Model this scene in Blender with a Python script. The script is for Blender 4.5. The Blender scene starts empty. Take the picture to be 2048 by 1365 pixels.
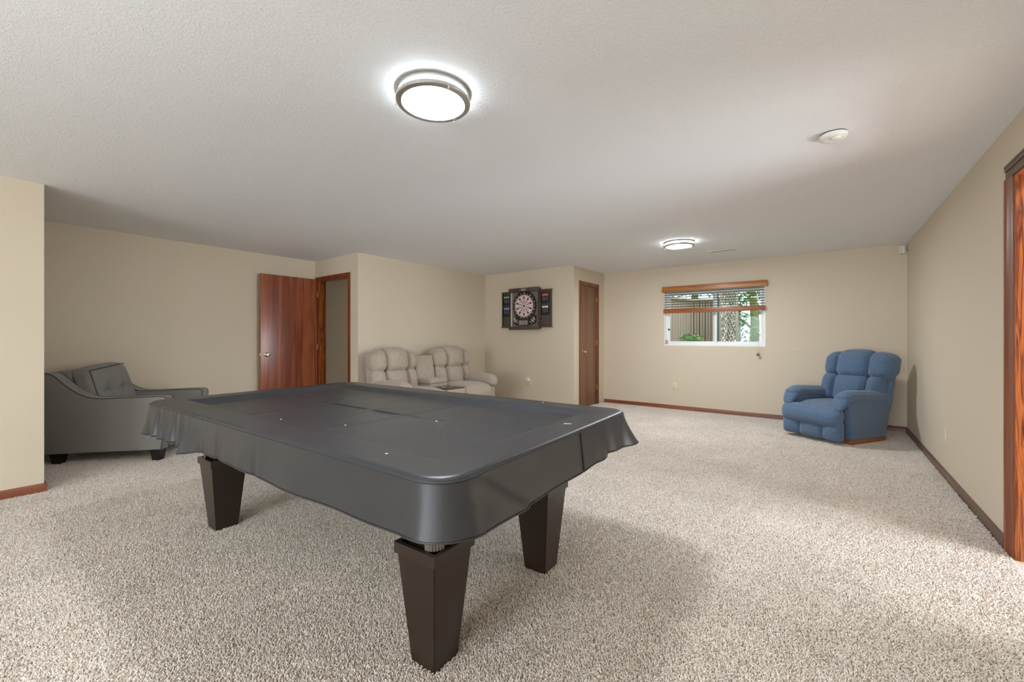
import bpy, bmesh, math, random
from mathutils import Vector, Matrix, noise
random.seed(7)
C = bpy.context.scene.collection
S = bpy.context.scene
PI = math.pi

# ------------------------------------------------------------------ camera, world, light, exposure
cam_d = bpy.data.cameras.new('camera'); cam = bpy.data.objects.new('camera', cam_d); C.objects.link(cam)
cam.location = (0, 0, 1.158); cam.rotation_euler = (PI/2, 0, 0.6457)
cam_d.sensor_width = 36.0; cam_d.lens = 835.0/2048*36.0
cam_d.shift_y = -(682.5-676.5)/2048
cam_d.clip_start = 0.02
S.camera = cam
S.view_settings.view_transform = 'Standard'; S.view_settings.look = 'None'
S.view_settings.gamma = 1.0; S.view_settings.use_curve_mapping = False
S.view_settings.exposure = 0.24
LAMP = 20.0          # radiance of the lamp diffusers
DOWN, DOWN2, DOWN3 = 23.0, 34.0, 12.0   # watts each lamp throws down through its diffuser
SKY = 2.1
PATIO_FILL = 180.0
SIDE = 268.0
FLASH = 54.0
w = bpy.data.worlds.new('sky'); S.world = w; w.use_nodes = True
bg = w.node_tree.nodes['Background']
bg.inputs[0].default_value = (0.80, 0.90, 1.0, 1); bg.inputs[1].default_value = SKY
# added fill light, unseen behind the camera, set in assumed patio doors
YF_ = -6.0
def area(name, loc, rot, sx, sy, power, col):
    l = bpy.data.lights.new(name, 'AREA'); l.shape = 'RECTANGLE'; l.size = sx; l.size_y = sy
    l.energy = power; l.color = col
    o = bpy.data.objects.new(name, l); C.objects.link(o); o.location = loc; o.rotation_euler = rot
    return o
area('added_patio_fill', (-1.2, YF_-.05, 1.10), (PI/2, 0, 0), 3.2, 1.95, PATIO_FILL, (0.91, 0.98, 1.05))
# added fill light in an unseen side room, shining through the right doorway
if SIDE: area('next_room_fill', (4.02, 2.95, 1.08), (0, PI/2, 0), 2.0, 2.2, SIDE, (0.94, 0.98, 1.05))
# an assumed flash head, added unseen, thrown up at the ceiling behind the camera
if FLASH: area('assumed_bounce_flash', (-.9, -1.6, 1.35), (PI, 0, 0), .5, .5, FLASH, (.94, .98, 1.04))
try:
    S.cycles.max_bounces = 12; S.cycles.diffuse_bounces = 10; S.cycles.sample_clamp_indirect = 8.0
    S.cycles.use_denoising = True
    S.cycles.caustics_reflective = False; S.cycles.caustics_refractive = False
except Exception:
    pass

# ------------------------------------------------------------------ room numbers (metres)
H = 2.32; FZ = -0.008
XR = .792; YB = 7.037; YD = 5.913; XD = -3.22; XL = -5.084; Y1 = 3.27; XW = -6.214; XN = -4.725; YN = .3925
YF = -6.0

# ------------------------------------------------------------------ materials
def s2l(c):
    return tuple(((v/255)/12.92 if v/255 <= .04045 else ((v/255+.055)/1.055)**2.4) for v in c) + (1,)
MATS = {}
def mat(name, rgb, rough=.6, metal=0., spec=.5, var=0., vscale=8., bump=0., bscale=60., stretch=None, emit=0., detail=4., sheen=0., coat=0., rgb2=None, ramp=(.35,.65), coords='Object'):
    m = bpy.data.materials.new(name); m.use_nodes = True; nt = m.node_tree; N = nt.nodes; L = nt.links
    p = N['Principled BSDF']
    p.inputs['Roughness'].default_value = rough; p.inputs['Metallic'].default_value = metal
    p.inputs['Specular IOR Level'].default_value = spec
    p.inputs['Sheen Weight'].default_value = sheen; p.inputs['Coat Weight'].default_value = coat
    base = s2l(rgb); p.inputs['Base Color'].default_value = base
    if emit:
        p.inputs['Emission Color'].default_value = base; p.inputs['Emission Strength'].default_value = emit
    if var or bump or rgb2:
        tc = N.new('ShaderNodeTexCoord'); mp = N.new('ShaderNodeMapping'); L.new(tc.outputs[coords], mp.inputs[0])
        if stretch: mp.inputs['Scale'].default_value = stretch
    if var or rgb2:
        nz = N.new('ShaderNodeTexNoise'); nz.inputs['Scale'].default_value = vscale; nz.inputs['Detail'].default_value = detail
        L.new(mp.outputs[0], nz.inputs['Vector'])
        cr = N.new('ShaderNodeValToRGB'); cr.color_ramp.elements[0].position = ramp[0]; cr.color_ramp.elements[1].position = ramp[1]
        b2 = s2l(rgb2) if rgb2 else tuple(min(1, v*(1+var)) for v in base[:3])+(1,)
        b1 = base if rgb2 else tuple(v*(1-var) for v in base[:3])+(1,)
        cr.color_ramp.elements[0].color = b1; cr.color_ramp.elements[1].color = b2
        L.new(nz.outputs['Fac'], cr.inputs[0]); L.new(cr.outputs[0], p.inputs['Base Color'])
    if bump:
        n2 = N.new('ShaderNodeTexNoise'); n2.inputs['Scale'].default_value = bscale; n2.inputs['Detail'].default_value = 3
        L.new(mp.outputs[0], n2.inputs['Vector'])
        bp = N.new('ShaderNodeBump'); bp.inputs['Strength'].default_value = bump; bp.inputs['Distance'].default_value = .01
        L.new(n2.outputs['Fac'], bp.inputs['Height']); L.new(bp.outputs[0], p.inputs['Normal'])
    MATS[name] = m
    return m

def wood(name, dark, light, axis=2, rough=.35, scale=1.0, fig=0.0, coat=.15):
    """wood grain running along an object axis: fine pores plus broad cathedral bands"""
    m = bpy.data.materials.new(name); m.use_nodes = True; nt = m.node_tree; N = nt.nodes; L = nt.links
    p = N['Principled BSDF']; p.inputs['Roughness'].default_value = rough; p.inputs['Coat Weight'].default_value = coat
    p.inputs['Coat Roughness'].default_value = .25
    tc = N.new('ShaderNodeTexCoord'); mp = N.new('ShaderNodeMapping'); L.new(tc.outputs['Object'], mp.inputs[0])
    sc = [22*scale]*3; sc[axis] = 1.1*scale; mp.inputs['Scale'].default_value = sc
    n1 = N.new('ShaderNodeTexNoise'); n1.inputs['Scale'].default_value = .42; n1.inputs['Detail'].default_value = 3; n1.inputs['Distortion'].default_value = .6+fig
    L.new(mp.outputs[0], n1.inputs['Vector'])
    mp2 = N.new('ShaderNodeMapping'); L.new(tc.outputs['Object'], mp2.inputs[0])
    sc2 = [260*scale]*3; sc2[axis] = 7*scale; mp2.inputs['Scale'].default_value = sc2
    n2 = N.new('ShaderNodeTexNoise'); n2.inputs['Scale'].default_value = 1.; n2.inputs['Detail'].default_value = 4
    L.new(mp2.outputs[0], n2.inputs['Vector'])
    mth = N.new('ShaderNodeMath'); mth.operation = 'MULTIPLY'; mth.inputs[1].default_value = 9. if fig else 5.
    L.new(n1.outputs['Fac'], mth.inputs[0])
    fr = N.new('ShaderNodeMath'); fr.operation = 'PINGPONG'; fr.inputs[1].default_value = 1.0; L.new(mth.outputs[0], fr.inputs[0])
    mix = N.new('ShaderNodeMix'); mix.data_type = 'FLOAT'; mix.inputs[0].default_value = .55
    L.new(fr.outputs[0], mix.inputs[2]); L.new(n2.outputs['Fac'], mix.inputs[3])
    cr = N.new('ShaderNodeValToRGB'); cr.color_ramp.elements[0].position = .25; cr.color_ramp.elements[1].position = .78
    cr.color_ramp.elements[0].color = s2l(dark); cr.color_ramp.elements[1].color = s2l(light)
    L.new(mix.outputs[0], cr.inputs[0]); L.new(cr.outputs[0], p.inputs['Base Color'])
    bp = N.new('ShaderNodeBump'); bp.inputs['Strength'].default_value = .06; bp.inputs['Distance'].default_value = .003
    L.new(n2.outputs['Fac'], bp.inputs['Height']); L.new(bp.outputs[0], p.inputs['Normal'])
    MATS[name] = m
    return m

WALL = mat('beige_wall_paint', (212, 201, 181), .75, spec=.25, bump=.06, bscale=160)
CEIL = None
def ceiling_mat():
    m = bpy.data.materials.new('stomped_ceiling_paint'); m.use_nodes = True; nt = m.node_tree; N = nt.nodes; L = nt.links
    p = N['Principled BSDF']; p.inputs['Base Color'].default_value = s2l((240, 243, 246)); p.inputs['Roughness'].default_value = .8
    p.inputs['Specular IOR Level'].default_value = .25
    tc = N.new('ShaderNodeTexCoord')
    n1 = N.new('ShaderNodeTexNoise'); n1.inputs['Scale'].default_value = 85; n1.inputs['Detail'].default_value = 5; n1.inputs['Roughness'].default_value = .62
    n1.inputs['Distortion'].default_value = .8
    L.new(tc.outputs['Object'], n1.inputs['Vector'])
    v = N.new('ShaderNodeTexVoronoi'); v.inputs['Scale'].default_value = 48; v.feature = 'DISTANCE_TO_EDGE'
    mixv = N.new('ShaderNodeMix'); mixv.data_type = 'VECTOR'; mixv.inputs[0].default_value = .06
    L.new(tc.outputs['Object'], mixv.inputs[4]); L.new(n1.outputs['Color'], mixv.inputs[5]); L.new(mixv.outputs[1], v.inputs['Vector'])
    add = N.new('ShaderNodeMath'); add.operation = 'MULTIPLY_ADD'; add.inputs[1].default_value = .5
    L.new(v.outputs['Distance'], add.inputs[0]); L.new(n1.outputs['Fac'], add.inputs[2])
    bp = N.new('ShaderNodeBump'); bp.inputs['Strength'].default_value = .5; bp.inputs['Distance'].default_value = .012
    L.new(add.outputs[0], bp.inputs['Height']); L.new(bp.outputs[0], p.inputs['Normal'])
    return m
CEIL = ceiling_mat()
CARPET_BASE = mat('carpet_backing', (190, 178, 165), .95, spec=.1, var=.2, vscale=120)
TRIM = wood('reddish_brown_trim', (96, 46, 24), (142, 80, 46), axis=0, rough=.4, coat=.1)
TRIMY = wood('brown_trim_right_wall', (82, 58, 44), (120, 92, 76), axis=1, rough=.4, coat=.1)
TRIMZ = wood('casing_wood', (104, 52, 30), (140, 84, 54), axis=2, rough=.4, coat=.1)
JAMBZ = wood('figured_jamb_wood', (84, 32, 8), (182, 104, 50), axis=2, rough=.33, scale=1.5, fig=3.)
DOORR = wood('mahogany_red_door_veneer', (116, 54, 32), (164, 94, 62), axis=2, rough=.33, scale=.55, fig=.2, coat=.35)
DOORB = wood('walnut_brown_door_veneer', (104, 68, 48), (140, 100, 76), axis=2, rough=.4, scale=.7)
CASR = wood('red_casing_wood', (98, 38, 14), (140, 66, 34), axis=2, rough=.36)
OAK = wood('honey_oak_slats', (150, 88, 34), (196, 132, 66), axis=0, rough=.4)
OAKD = wood('oak_bottom_rail', (132, 70, 28), (178, 106, 52), axis=0, rough=.4)
NICK = mat('brushed_nickel', (205, 203, 200), .32, metal=1.)
CHROME = mat('satin_chrome', (215, 205, 190), .22, metal=1.)
BRASS = mat('worn_brass', (200, 160, 90), .3, metal=1.)
DIFF = mat('lamp_diffuser', (243, 250, 255), .5, emit=LAMP)
WHITEP = mat('white_plastic', (232, 232, 226), .4)
IVORY = mat('ivory_plastic', (226, 214, 186), .4)
VINYL = mat('white_vinyl', (236, 238, 238), .35)
BLACK = mat('black_plastic', (22, 22, 24), .45)
GREYP = mat('dark_slot', (60, 58, 56), .6)
COVER = mat('charcoal_vinyl_cover', (45, 47, 51), .34, spec=.5, var=.05, vscale=3., bump=.10, bscale=420)
SEAM = mat('black_seam_cord', (38, 39, 42), .6)
ESP = mat('espresso_lacquer', (43, 31, 22), .30, spec=.5, var=.06, vscale=6, coat=.15)
ESPD = mat('espresso_inside', (26, 20, 16), .6)
CORNERC = mat('grey_corner_casting', (116, 108, 98), .45, var=.15, vscale=40)
GREYF = mat('charcoal_grey_tweed', (106, 105, 103), .95, spec=.15, rgb2=(158, 156, 152), vscale=330, ramp=(.3, .7), bump=.35, bscale=420, sheen=.2)
GREYPIPE = mat('grey_piping', (78, 76, 73), .9, spec=.2)
LEGB = mat('black_brown_leg', (26, 21, 19), .4)
TAUPE = mat('taupe_chenille', (156, 144, 130), .95, spec=.15, rgb2=(194, 182, 167), vscale=60, stretch=(1, 1, 3.2), ramp=(.3, .7), bump=.3, bscale=260, sheen=.3)
BLUEF = mat('slate_blue_chenille', (64, 86, 114), .95, spec=.15, rgb2=(104, 128, 156), vscale=150, ramp=(.28, .72), bump=.4, bscale=300, sheen=.3)
BASEW = wood('recliner_base_wood', (140, 84, 40), (180, 118, 66), axis=1, rough=.45)
DARKW = wood('dark_walnut_cabinet', (62, 50, 44), (92, 78, 70), axis=2, rough=.45)
CABG = mat('taupe_cabinet_back', (122, 112, 100), .6)
DBLACK = mat('dartboard_black', (24, 25, 25), .5)
DCREAM = mat('dartboard_cream', (232, 212, 208), .5)
DRED = mat('dartboard_red', (190, 52, 66), .5)
DWHITE = mat('dartboard_white_print', (220, 222, 216), .5)
DGREY = mat('dartboard_grey_panel', (150, 146, 134), .4)
SILV = mat('silver_badge', (190, 184, 176), .35, metal=.6)
PINK = mat('pink_glaze', (226, 128, 150), .35)
GLASS = None
def glass_mat():
    m = bpy.data.materials.new('window_glass'); m.use_nodes = True; nt = m.node_tree; N = nt.nodes; L = nt.links
    N.remove(N['Principled BSDF']); out = N['Material Output']
    t = N.new('ShaderNodeBsdfTransparent'); t.inputs[0].default_value = (.93, .95, .95, 1)
    g = N.new('ShaderNodeBsdfGlossy'); g.inputs['Roughness'].default_value = .02
    fr = N.new('ShaderNodeFresnel'); fr.inputs['IOR'].default_value = 1.5
    mx = N.new('ShaderNodeMixShader'); sc = N.new('ShaderNodeMath'); sc.operation = 'MULTIPLY'; sc.inputs[1].default_value = .3; L.new(fr.outputs[0], sc.inputs[0]); L.new(sc.outputs[0], mx.inputs[0]); L.new(t.outputs[0], mx.inputs[1]); L.new(g.outputs[0], mx.inputs[2])
    L.new(mx.outputs[0], out.inputs[0]); return m
GLASS = glass_mat()

# ------------------------------------------------------------------ mesh helpers
class MB:
    def __init__(self): self.bm = bmesh.new(); self.mi = 0; self.mats = []
    def _faces(self, before):
        for f in list(self.bm.faces)[before:]: f.material_index = self.mi
    def raw(self, verts, faces, M=None):
        vs = [self.bm.verts.new(M @ Vector(v) if M else v) for v in verts]
        for f in faces:
            try:
                fc = self.bm.faces.new([vs[i] for i in f]); fc.material_index = self.mi
            except ValueError: pass
        return vs
    def box(self, a, b, bev=0., M=None, seg=2):
        x0, y0, z0 = a; x1, y1, z1 = b
        t = bmesh.new(); bmesh.ops.create_cube(t, size=1)
        for v in t.verts:
            v.co = Vector(((x0+x1)/2+v.co.x*(x1-x0), (y0+y1)/2+v.co.y*(y1-y0), (z0+z1)/2+v.co.z*(z1-z0)))
        if bev: bmesh.ops.bevel(t, geom=list(t.edges), offset=bev, segments=seg, affect='EDGES', profile=.5)
        self.take(t, M)
    def take(self, t, M=None):
        t.verts.index_update()
        self.raw([v.co.copy() for v in t.verts], [[v.index for v in f.verts] for f in t.faces], M); t.free()
    def prism(self, prof, a0, a1, axis=1, bev=0., M=None):
        """profile (list of 2-D points) extruded along axis from a0 to a1"""
        def P(p, a):
            if axis == 0: return (a, p[0], p[1])
            if axis == 1: return (p[0], a, p[1])
            return (p[0], p[1], a)
        t = bmesh.new(); n = len(prof)
        A = [t.verts.new(P(p, a0)) for p in prof]; B = [t.verts.new(P(p, a1)) for p in prof]
        t.faces.new(A); t.faces.new(B[::-1])
        for i in range(n): t.faces.new([A[i], B[i], B[(i+1) % n], A[(i+1) % n]])
        bmesh.ops.recalc_face_normals(t, faces=list(t.faces))
        if bev:
            caps = [e for e in t.edges if all(abs(v.co[axis]-a0) < 1e-6 for v in e.verts) or all(abs(v.co[axis]-a1) < 1e-6 for v in e.verts)]
            bmesh.ops.bevel(t, geom=caps, offset=bev, segments=3, affect='EDGES', profile=.5)
        self.take(t, M)
    def lathe(self, prof, n=32, M=None):
        vs = []; fs = []
        for (r, z) in prof:
            for k in range(n):
                vs.append((r*math.cos(2*PI*k/n), r*math.sin(2*PI*k/n), z))
        for i in range(len(prof)-1):
            for k in range(n):
                fs.append((i*n+k, i*n+(k+1) % n, (i+1)*n+(k+1) % n, (i+1)*n+k))
        if prof[0][0] > 1e-5: fs.append(tuple(range(n))[::-1])
        if prof[-1][0] > 1e-5: fs.append(tuple((len(prof)-1)*n+k for k in range(n)))
        t = bmesh.new(); V = [t.verts.new(v) for v in vs]
        for f in fs:
            try: t.faces.new([V[i] for i in f])
            except ValueError: pass
        bmesh.ops.remove_doubles(t, verts=list(t.verts), dist=1e-6)
        bmesh.ops.recalc_face_normals(t, faces=list(t.faces)); self.take(t, M)
    def tube(self, pts, r, n=6, closed=False, r1=None):
        pts = [Vector(p) for p in pts]; m = len(pts); vs = []
        for i, p in enumerate(pts):
            if closed: d = pts[(i+1) % m]-pts[i-1]
            else: d = pts[min(i+1, m-1)]-pts[max(i-1, 0)]
            d.normalize(); up = Vector((0, 0, 1)) if abs(d.z) < .9 else Vector((1, 0, 0))
            a = d.cross(up).normalized(); b = d.cross(a)
            rr = r if r1 is None else r+(r1-r)*i/(m-1)
            for k in range(n): vs.append(p+a*rr*math.cos(2*PI*k/n)+b*rr*math.sin(2*PI*k/n))
        fs = []
        for i in range(m if closed else m-1):
            j = (i+1) % m
            for k in range(n): fs.append((i*n+k, i*n+(k+1) % n, j*n+(k+1) % n, j*n+k))
        if not closed: fs += [tuple(range(n))[::-1], tuple((m-1)*n+k for k in range(n))]
        self.raw(vs, fs)
    def cushion(self, a, b, r=.05, puff=(.02, .02, .02), n=9, fn=None, M=None):
        """soft rounded box from corner a to corner b; puff swells the faces; fn deforms"""
        a = Vector(a); b = Vector(b); c = (a+b)/2; hd = (b-a)/2; r = min(r, min(hd)*.98)
        vs = {}; V = []; F = []
        def key(p): return tuple(round(x, 5) for x in p)
        def vid(p):
            k = key(p)
            if k not in vs: vs[k] = len(V); V.append(p)
            return vs[k]
        ts = [math.sin(PI/2*(-1+2*i/n))*.35+(-1+2*i/n)*.65 for i in range(n+1)]
        for ax in range(3):
            u, v = (ax+1) % 3, (ax+2) % 3
            for s in (-1, 1):
                for i in range(n):
                    for j in range(n):
                        q = []
                        for (ii, jj) in ((i, j), (i+1, j), (i+1, j+1), (i, j+1)):
                            p = [0, 0, 0]; p[ax] = s; p[u] = ts[ii]; p[v] = ts[jj]; q.append(vid(tuple(p)))
                        F.append(q if s > 0 else q[::-1])
        out = []
        for p in V:
            P = Vector((p[0]*hd.x, p[1]*hd.y, p[2]*hd.z))
            inner = Vector([max(-(hd[k]-r), min(hd[k]-r, P[k])) for k in range(3)])
            dlt = P-inner
            if dlt.length > 1e-9: P = inner+dlt.normalized()*r
            for k in range(3):
                u, v = (k+1) % 3, (k+2) % 3
                P[k] += p[k]*puff[k]*(1-p[u]**2)*(1-p[v]**2)
            P += c
            out.append(Vector(fn(P)) if fn else P)
        self.raw(out, F, M)
    def build(self, name, m, parent=None, ang=38, loc=None):
        me = bpy.data.meshes.new(name)
        bm = self.bm; bm.normal_update()
        lim = math.radians(ang)
        for f in bm.faces: f.smooth = True
        for e in bm.edges:
            if len(e.link_faces) == 2: e.smooth = e.calc_face_angle(0) < lim
        bm.to_mesh(me); bm.free()
        for x in (m if isinstance(m, (list, tuple)) else [m]): me.materials.append(x)
        o = bpy.data.objects.new(name, me); C.objects.link(o)
        if parent: o.parent = parent
        if loc: o.location = loc
        return o
def one(fn, *a, **k):
    m = MB(); getattr(m, fn)(*a, **k); return m
def tag(o, label, cat, group=None):
    o['label'] = label; o['category'] = cat
    if group: o['group'] = group
    return o
def thing(name, label, cat, loc=(0, 0, 0), rz=0, group=None):
    o = bpy.data.objects.new(name, None); C.objects.link(o); o.empty_display_size = .1
    o.location = loc; o.rotation_euler = (0, 0, rz); return tag(o, label, cat, group)
def struct(name, mb, m, parent=None, ang=38):
    o = mb.build(name, m, parent, ang)
    if not parent: o['kind'] = 'structure'
    return o
def sroot(name, loc=(0, 0, 0)):
    o = bpy.data.objects.new(name, None); C.objects.link(o); o.location = loc; o['kind'] = 'structure'; return o
def rename_sub(o, label): o['label'] = label; return o
def share(o, name, parent, loc=(0, 0, 0), rot=(0, 0, 0), scale=None):
    c = o.copy(); C.objects.link(c); c.parent = parent; c.location = loc; c.rotation_euler = rot
    if scale: c.scale = scale
    c.name = name; return c

# ------------------------------------------------------------------ setting: floor, ceiling, walls
T = .12
floor = struct('floor', one('box', (-7.2, YF-.2, FZ-.1), (XR+T, YB+.02, FZ)), CARPET_BASE)
ceil = struct('ceiling', one('box', (-7.2, YF-.2, H), (XR+T, YB+.1, H+.1)), CEIL)

m = MB()      # right wall with the doorway at its near end
DY0, DY1, DZ = 2.44, 3.352, 2.03
PX0, PX1 = -2.9, .5
m.box((XR, DY1, FZ), (XR+T, YB+T, H)); m.box((XR, DY0, DZ), (XR+T, DY1, H)); m.box((XR, YF, FZ), (XR+T, DY0, H))
struct('wall_right', m, WALL)
m = MB()      # back wall with the window; lower half stands 1 cm proud
WX0, WX1, WZ0, WZ1 = -2.142, -.706, 1.03, 1.925
yb = YB+.18
m.box((XD-T, YB, FZ), (WX0, yb, H)); m.box((WX1, YB, FZ), (XR+T, yb, H)); m.box((WX0, YB, FZ), (WX1, yb, WZ0)); m.box((WX0, YB, WZ1), (WX1, yb, H))
m.prism([(YB+.02, FZ), (YB-.008, FZ), (YB-.008, .999), (YB, 1.006), (YB+.02, 1.006)], XD, XR, axis=0)
struct('wall_back', m, WALL)
struct('wall_back_dartboard', one('box', (XL-T, YD, FZ), (XD, YD+T, H)), WALL)
m = MB()
CY0, CY1, CZ = 6.135, 6.748, 2.048
m.box((XD-T, YD+T, FZ), (XD, CY0, H)); m.box((XD-T, CY1, FZ), (XD, YB, H)); m.box((XD-T, CY0, CZ), (XD, CY1, H))
struct('wall_closet_side', m, WALL)
struct('wall_left_loveseat', one('box', (XL-T, Y1, FZ), (XL, YD, H)), WALL)
m = MB()
OX0, OX1, OZ = -6.135, -5.312, 2.035
m.box((XW-T, Y1, FZ), (OX0, Y1+T, H)); m.box((OX1, Y1, FZ), (XL-T, Y1+T, H)); m.box((OX0, Y1, OZ), (OX1, Y1+T, H))
struct('wall_doorway', m, WALL)
m = MB(); m.box((XW-T, YN-.3, FZ), (XW, Y1+T, H)); m.prism([(XW-.01, YN-.2), (XW+.022, YN-.2), (XW+.022, 1.285), (XW+.016, 1.297), (XW-.01, 1.297)], FZ, H, axis=2)
struct('wall_left', m, WALL)
m = MB(); m.box((XN-.13, YF, FZ), (XN, YN, H)); m.box((XW, YN-T, FZ), (XN-.13, YN, H))
struct('wall_left_near', m, WALL)
m = MB()      # closet behind the open door
m.box((XW-.25, 4.25, FZ), (XL-T, 4.35, H)); m.box((XW-.35, Y1+T, FZ), (XW-.25, 4.35, H))
struct('wall_hall', m, WALL)
m = MB(); m.box((XN-.13, YF-T, FZ), (PX0, YF, H)); m.box((PX1, YF-T, FZ), (XR+T, YF, H)); m.box((PX0, YF-T, 2.12), (PX1, YF, H))  # opening left for the added patio fill light
struct('wall_front', m, WALL)

m = MB()      # the next room, seen only through the doorway
m.box((XR+T, 1.3, FZ), (4.0, 1.4, H)); m.box((XR+T, 4.5, FZ), (4.0, 4.6, H))
m.box((3.85, 1.4, FZ), (3.95, 1.82, H)); m.box((3.85, 4.08, FZ), (3.95, 4.5, H)); m.box((3.85, 1.82, 2.1), (3.95, 4.08, H))
struct('wall_next_room', m, WALL)
struct('floor_next_room', one('box', (XR+T, 1.3, FZ-.1), (4.0, 4.6, FZ)), CARPET_BASE)
struct('ceiling_next_room', one('box', (XR+T, 1.3, H), (4.0, 4.6, H+.1)), CEIL)
w3 = sroot('added_fill_window')  # frame added so the side-room fill light reads as a window
m = MB()
for y in (1.82, 2.91, 4.0): m.box((3.87, y, FZ), (3.93, y+.08, 2.1))
m.box((3.87, 1.90, 2.02), (3.93, 4.0, 2.1)); m.box((3.87, 1.90, FZ), (3.93, 4.0, .08))
m.build('window_frame', VINYL, w3)
# baseboards
BH = .062
def bb(name, x0, x1, y, s, mt):     # along x, in front of wall y, s = -1 in front
    pr = [(y, FZ), (y+s*.014, FZ), (y+s*.014, BH-.012), (y+s*.006, BH), (y, BH)]
    return struct(name, one('prism', pr, x0, x1, axis=0), mt)
def bby(name, y0, y1, x, s, mt):
    pr = [(x, FZ), (x+s*.014, FZ), (x+s*.014, BH-.012), (x+s*.006, BH), (x, BH)]
    return struct(name, one('prism', pr, y0, y1, axis=1), mt)
bb('baseboard_back', XD+.014, XR, YB-.008, -1, TRIM)
bby('baseboard_right', 3.47, YB-.02, XR, -1, TRIMY)
bb('baseboard_back_dartboard', XL, XD+.014, YD, -1, TRIM)
bby('baseboard_left_loveseat', Y1, YD-.014, XL, 1, TRIMY)
bby('baseboard_left', YN+.014, Y1, XW+.022, 1, TRIM)
bb('baseboard_alcove', XW+.03, XN+.013, YN, 1, TRIM)
bby('baseboard_left_near', YF, YN+.013, XN, 1, wood('red_brown_baseboard', (120, 62, 38), (154, 90, 60), axis=1, rough=.4))
bby('baseboard_closet', YD-.014, CY0-.068, XD, 1, TRIMY)

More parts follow.
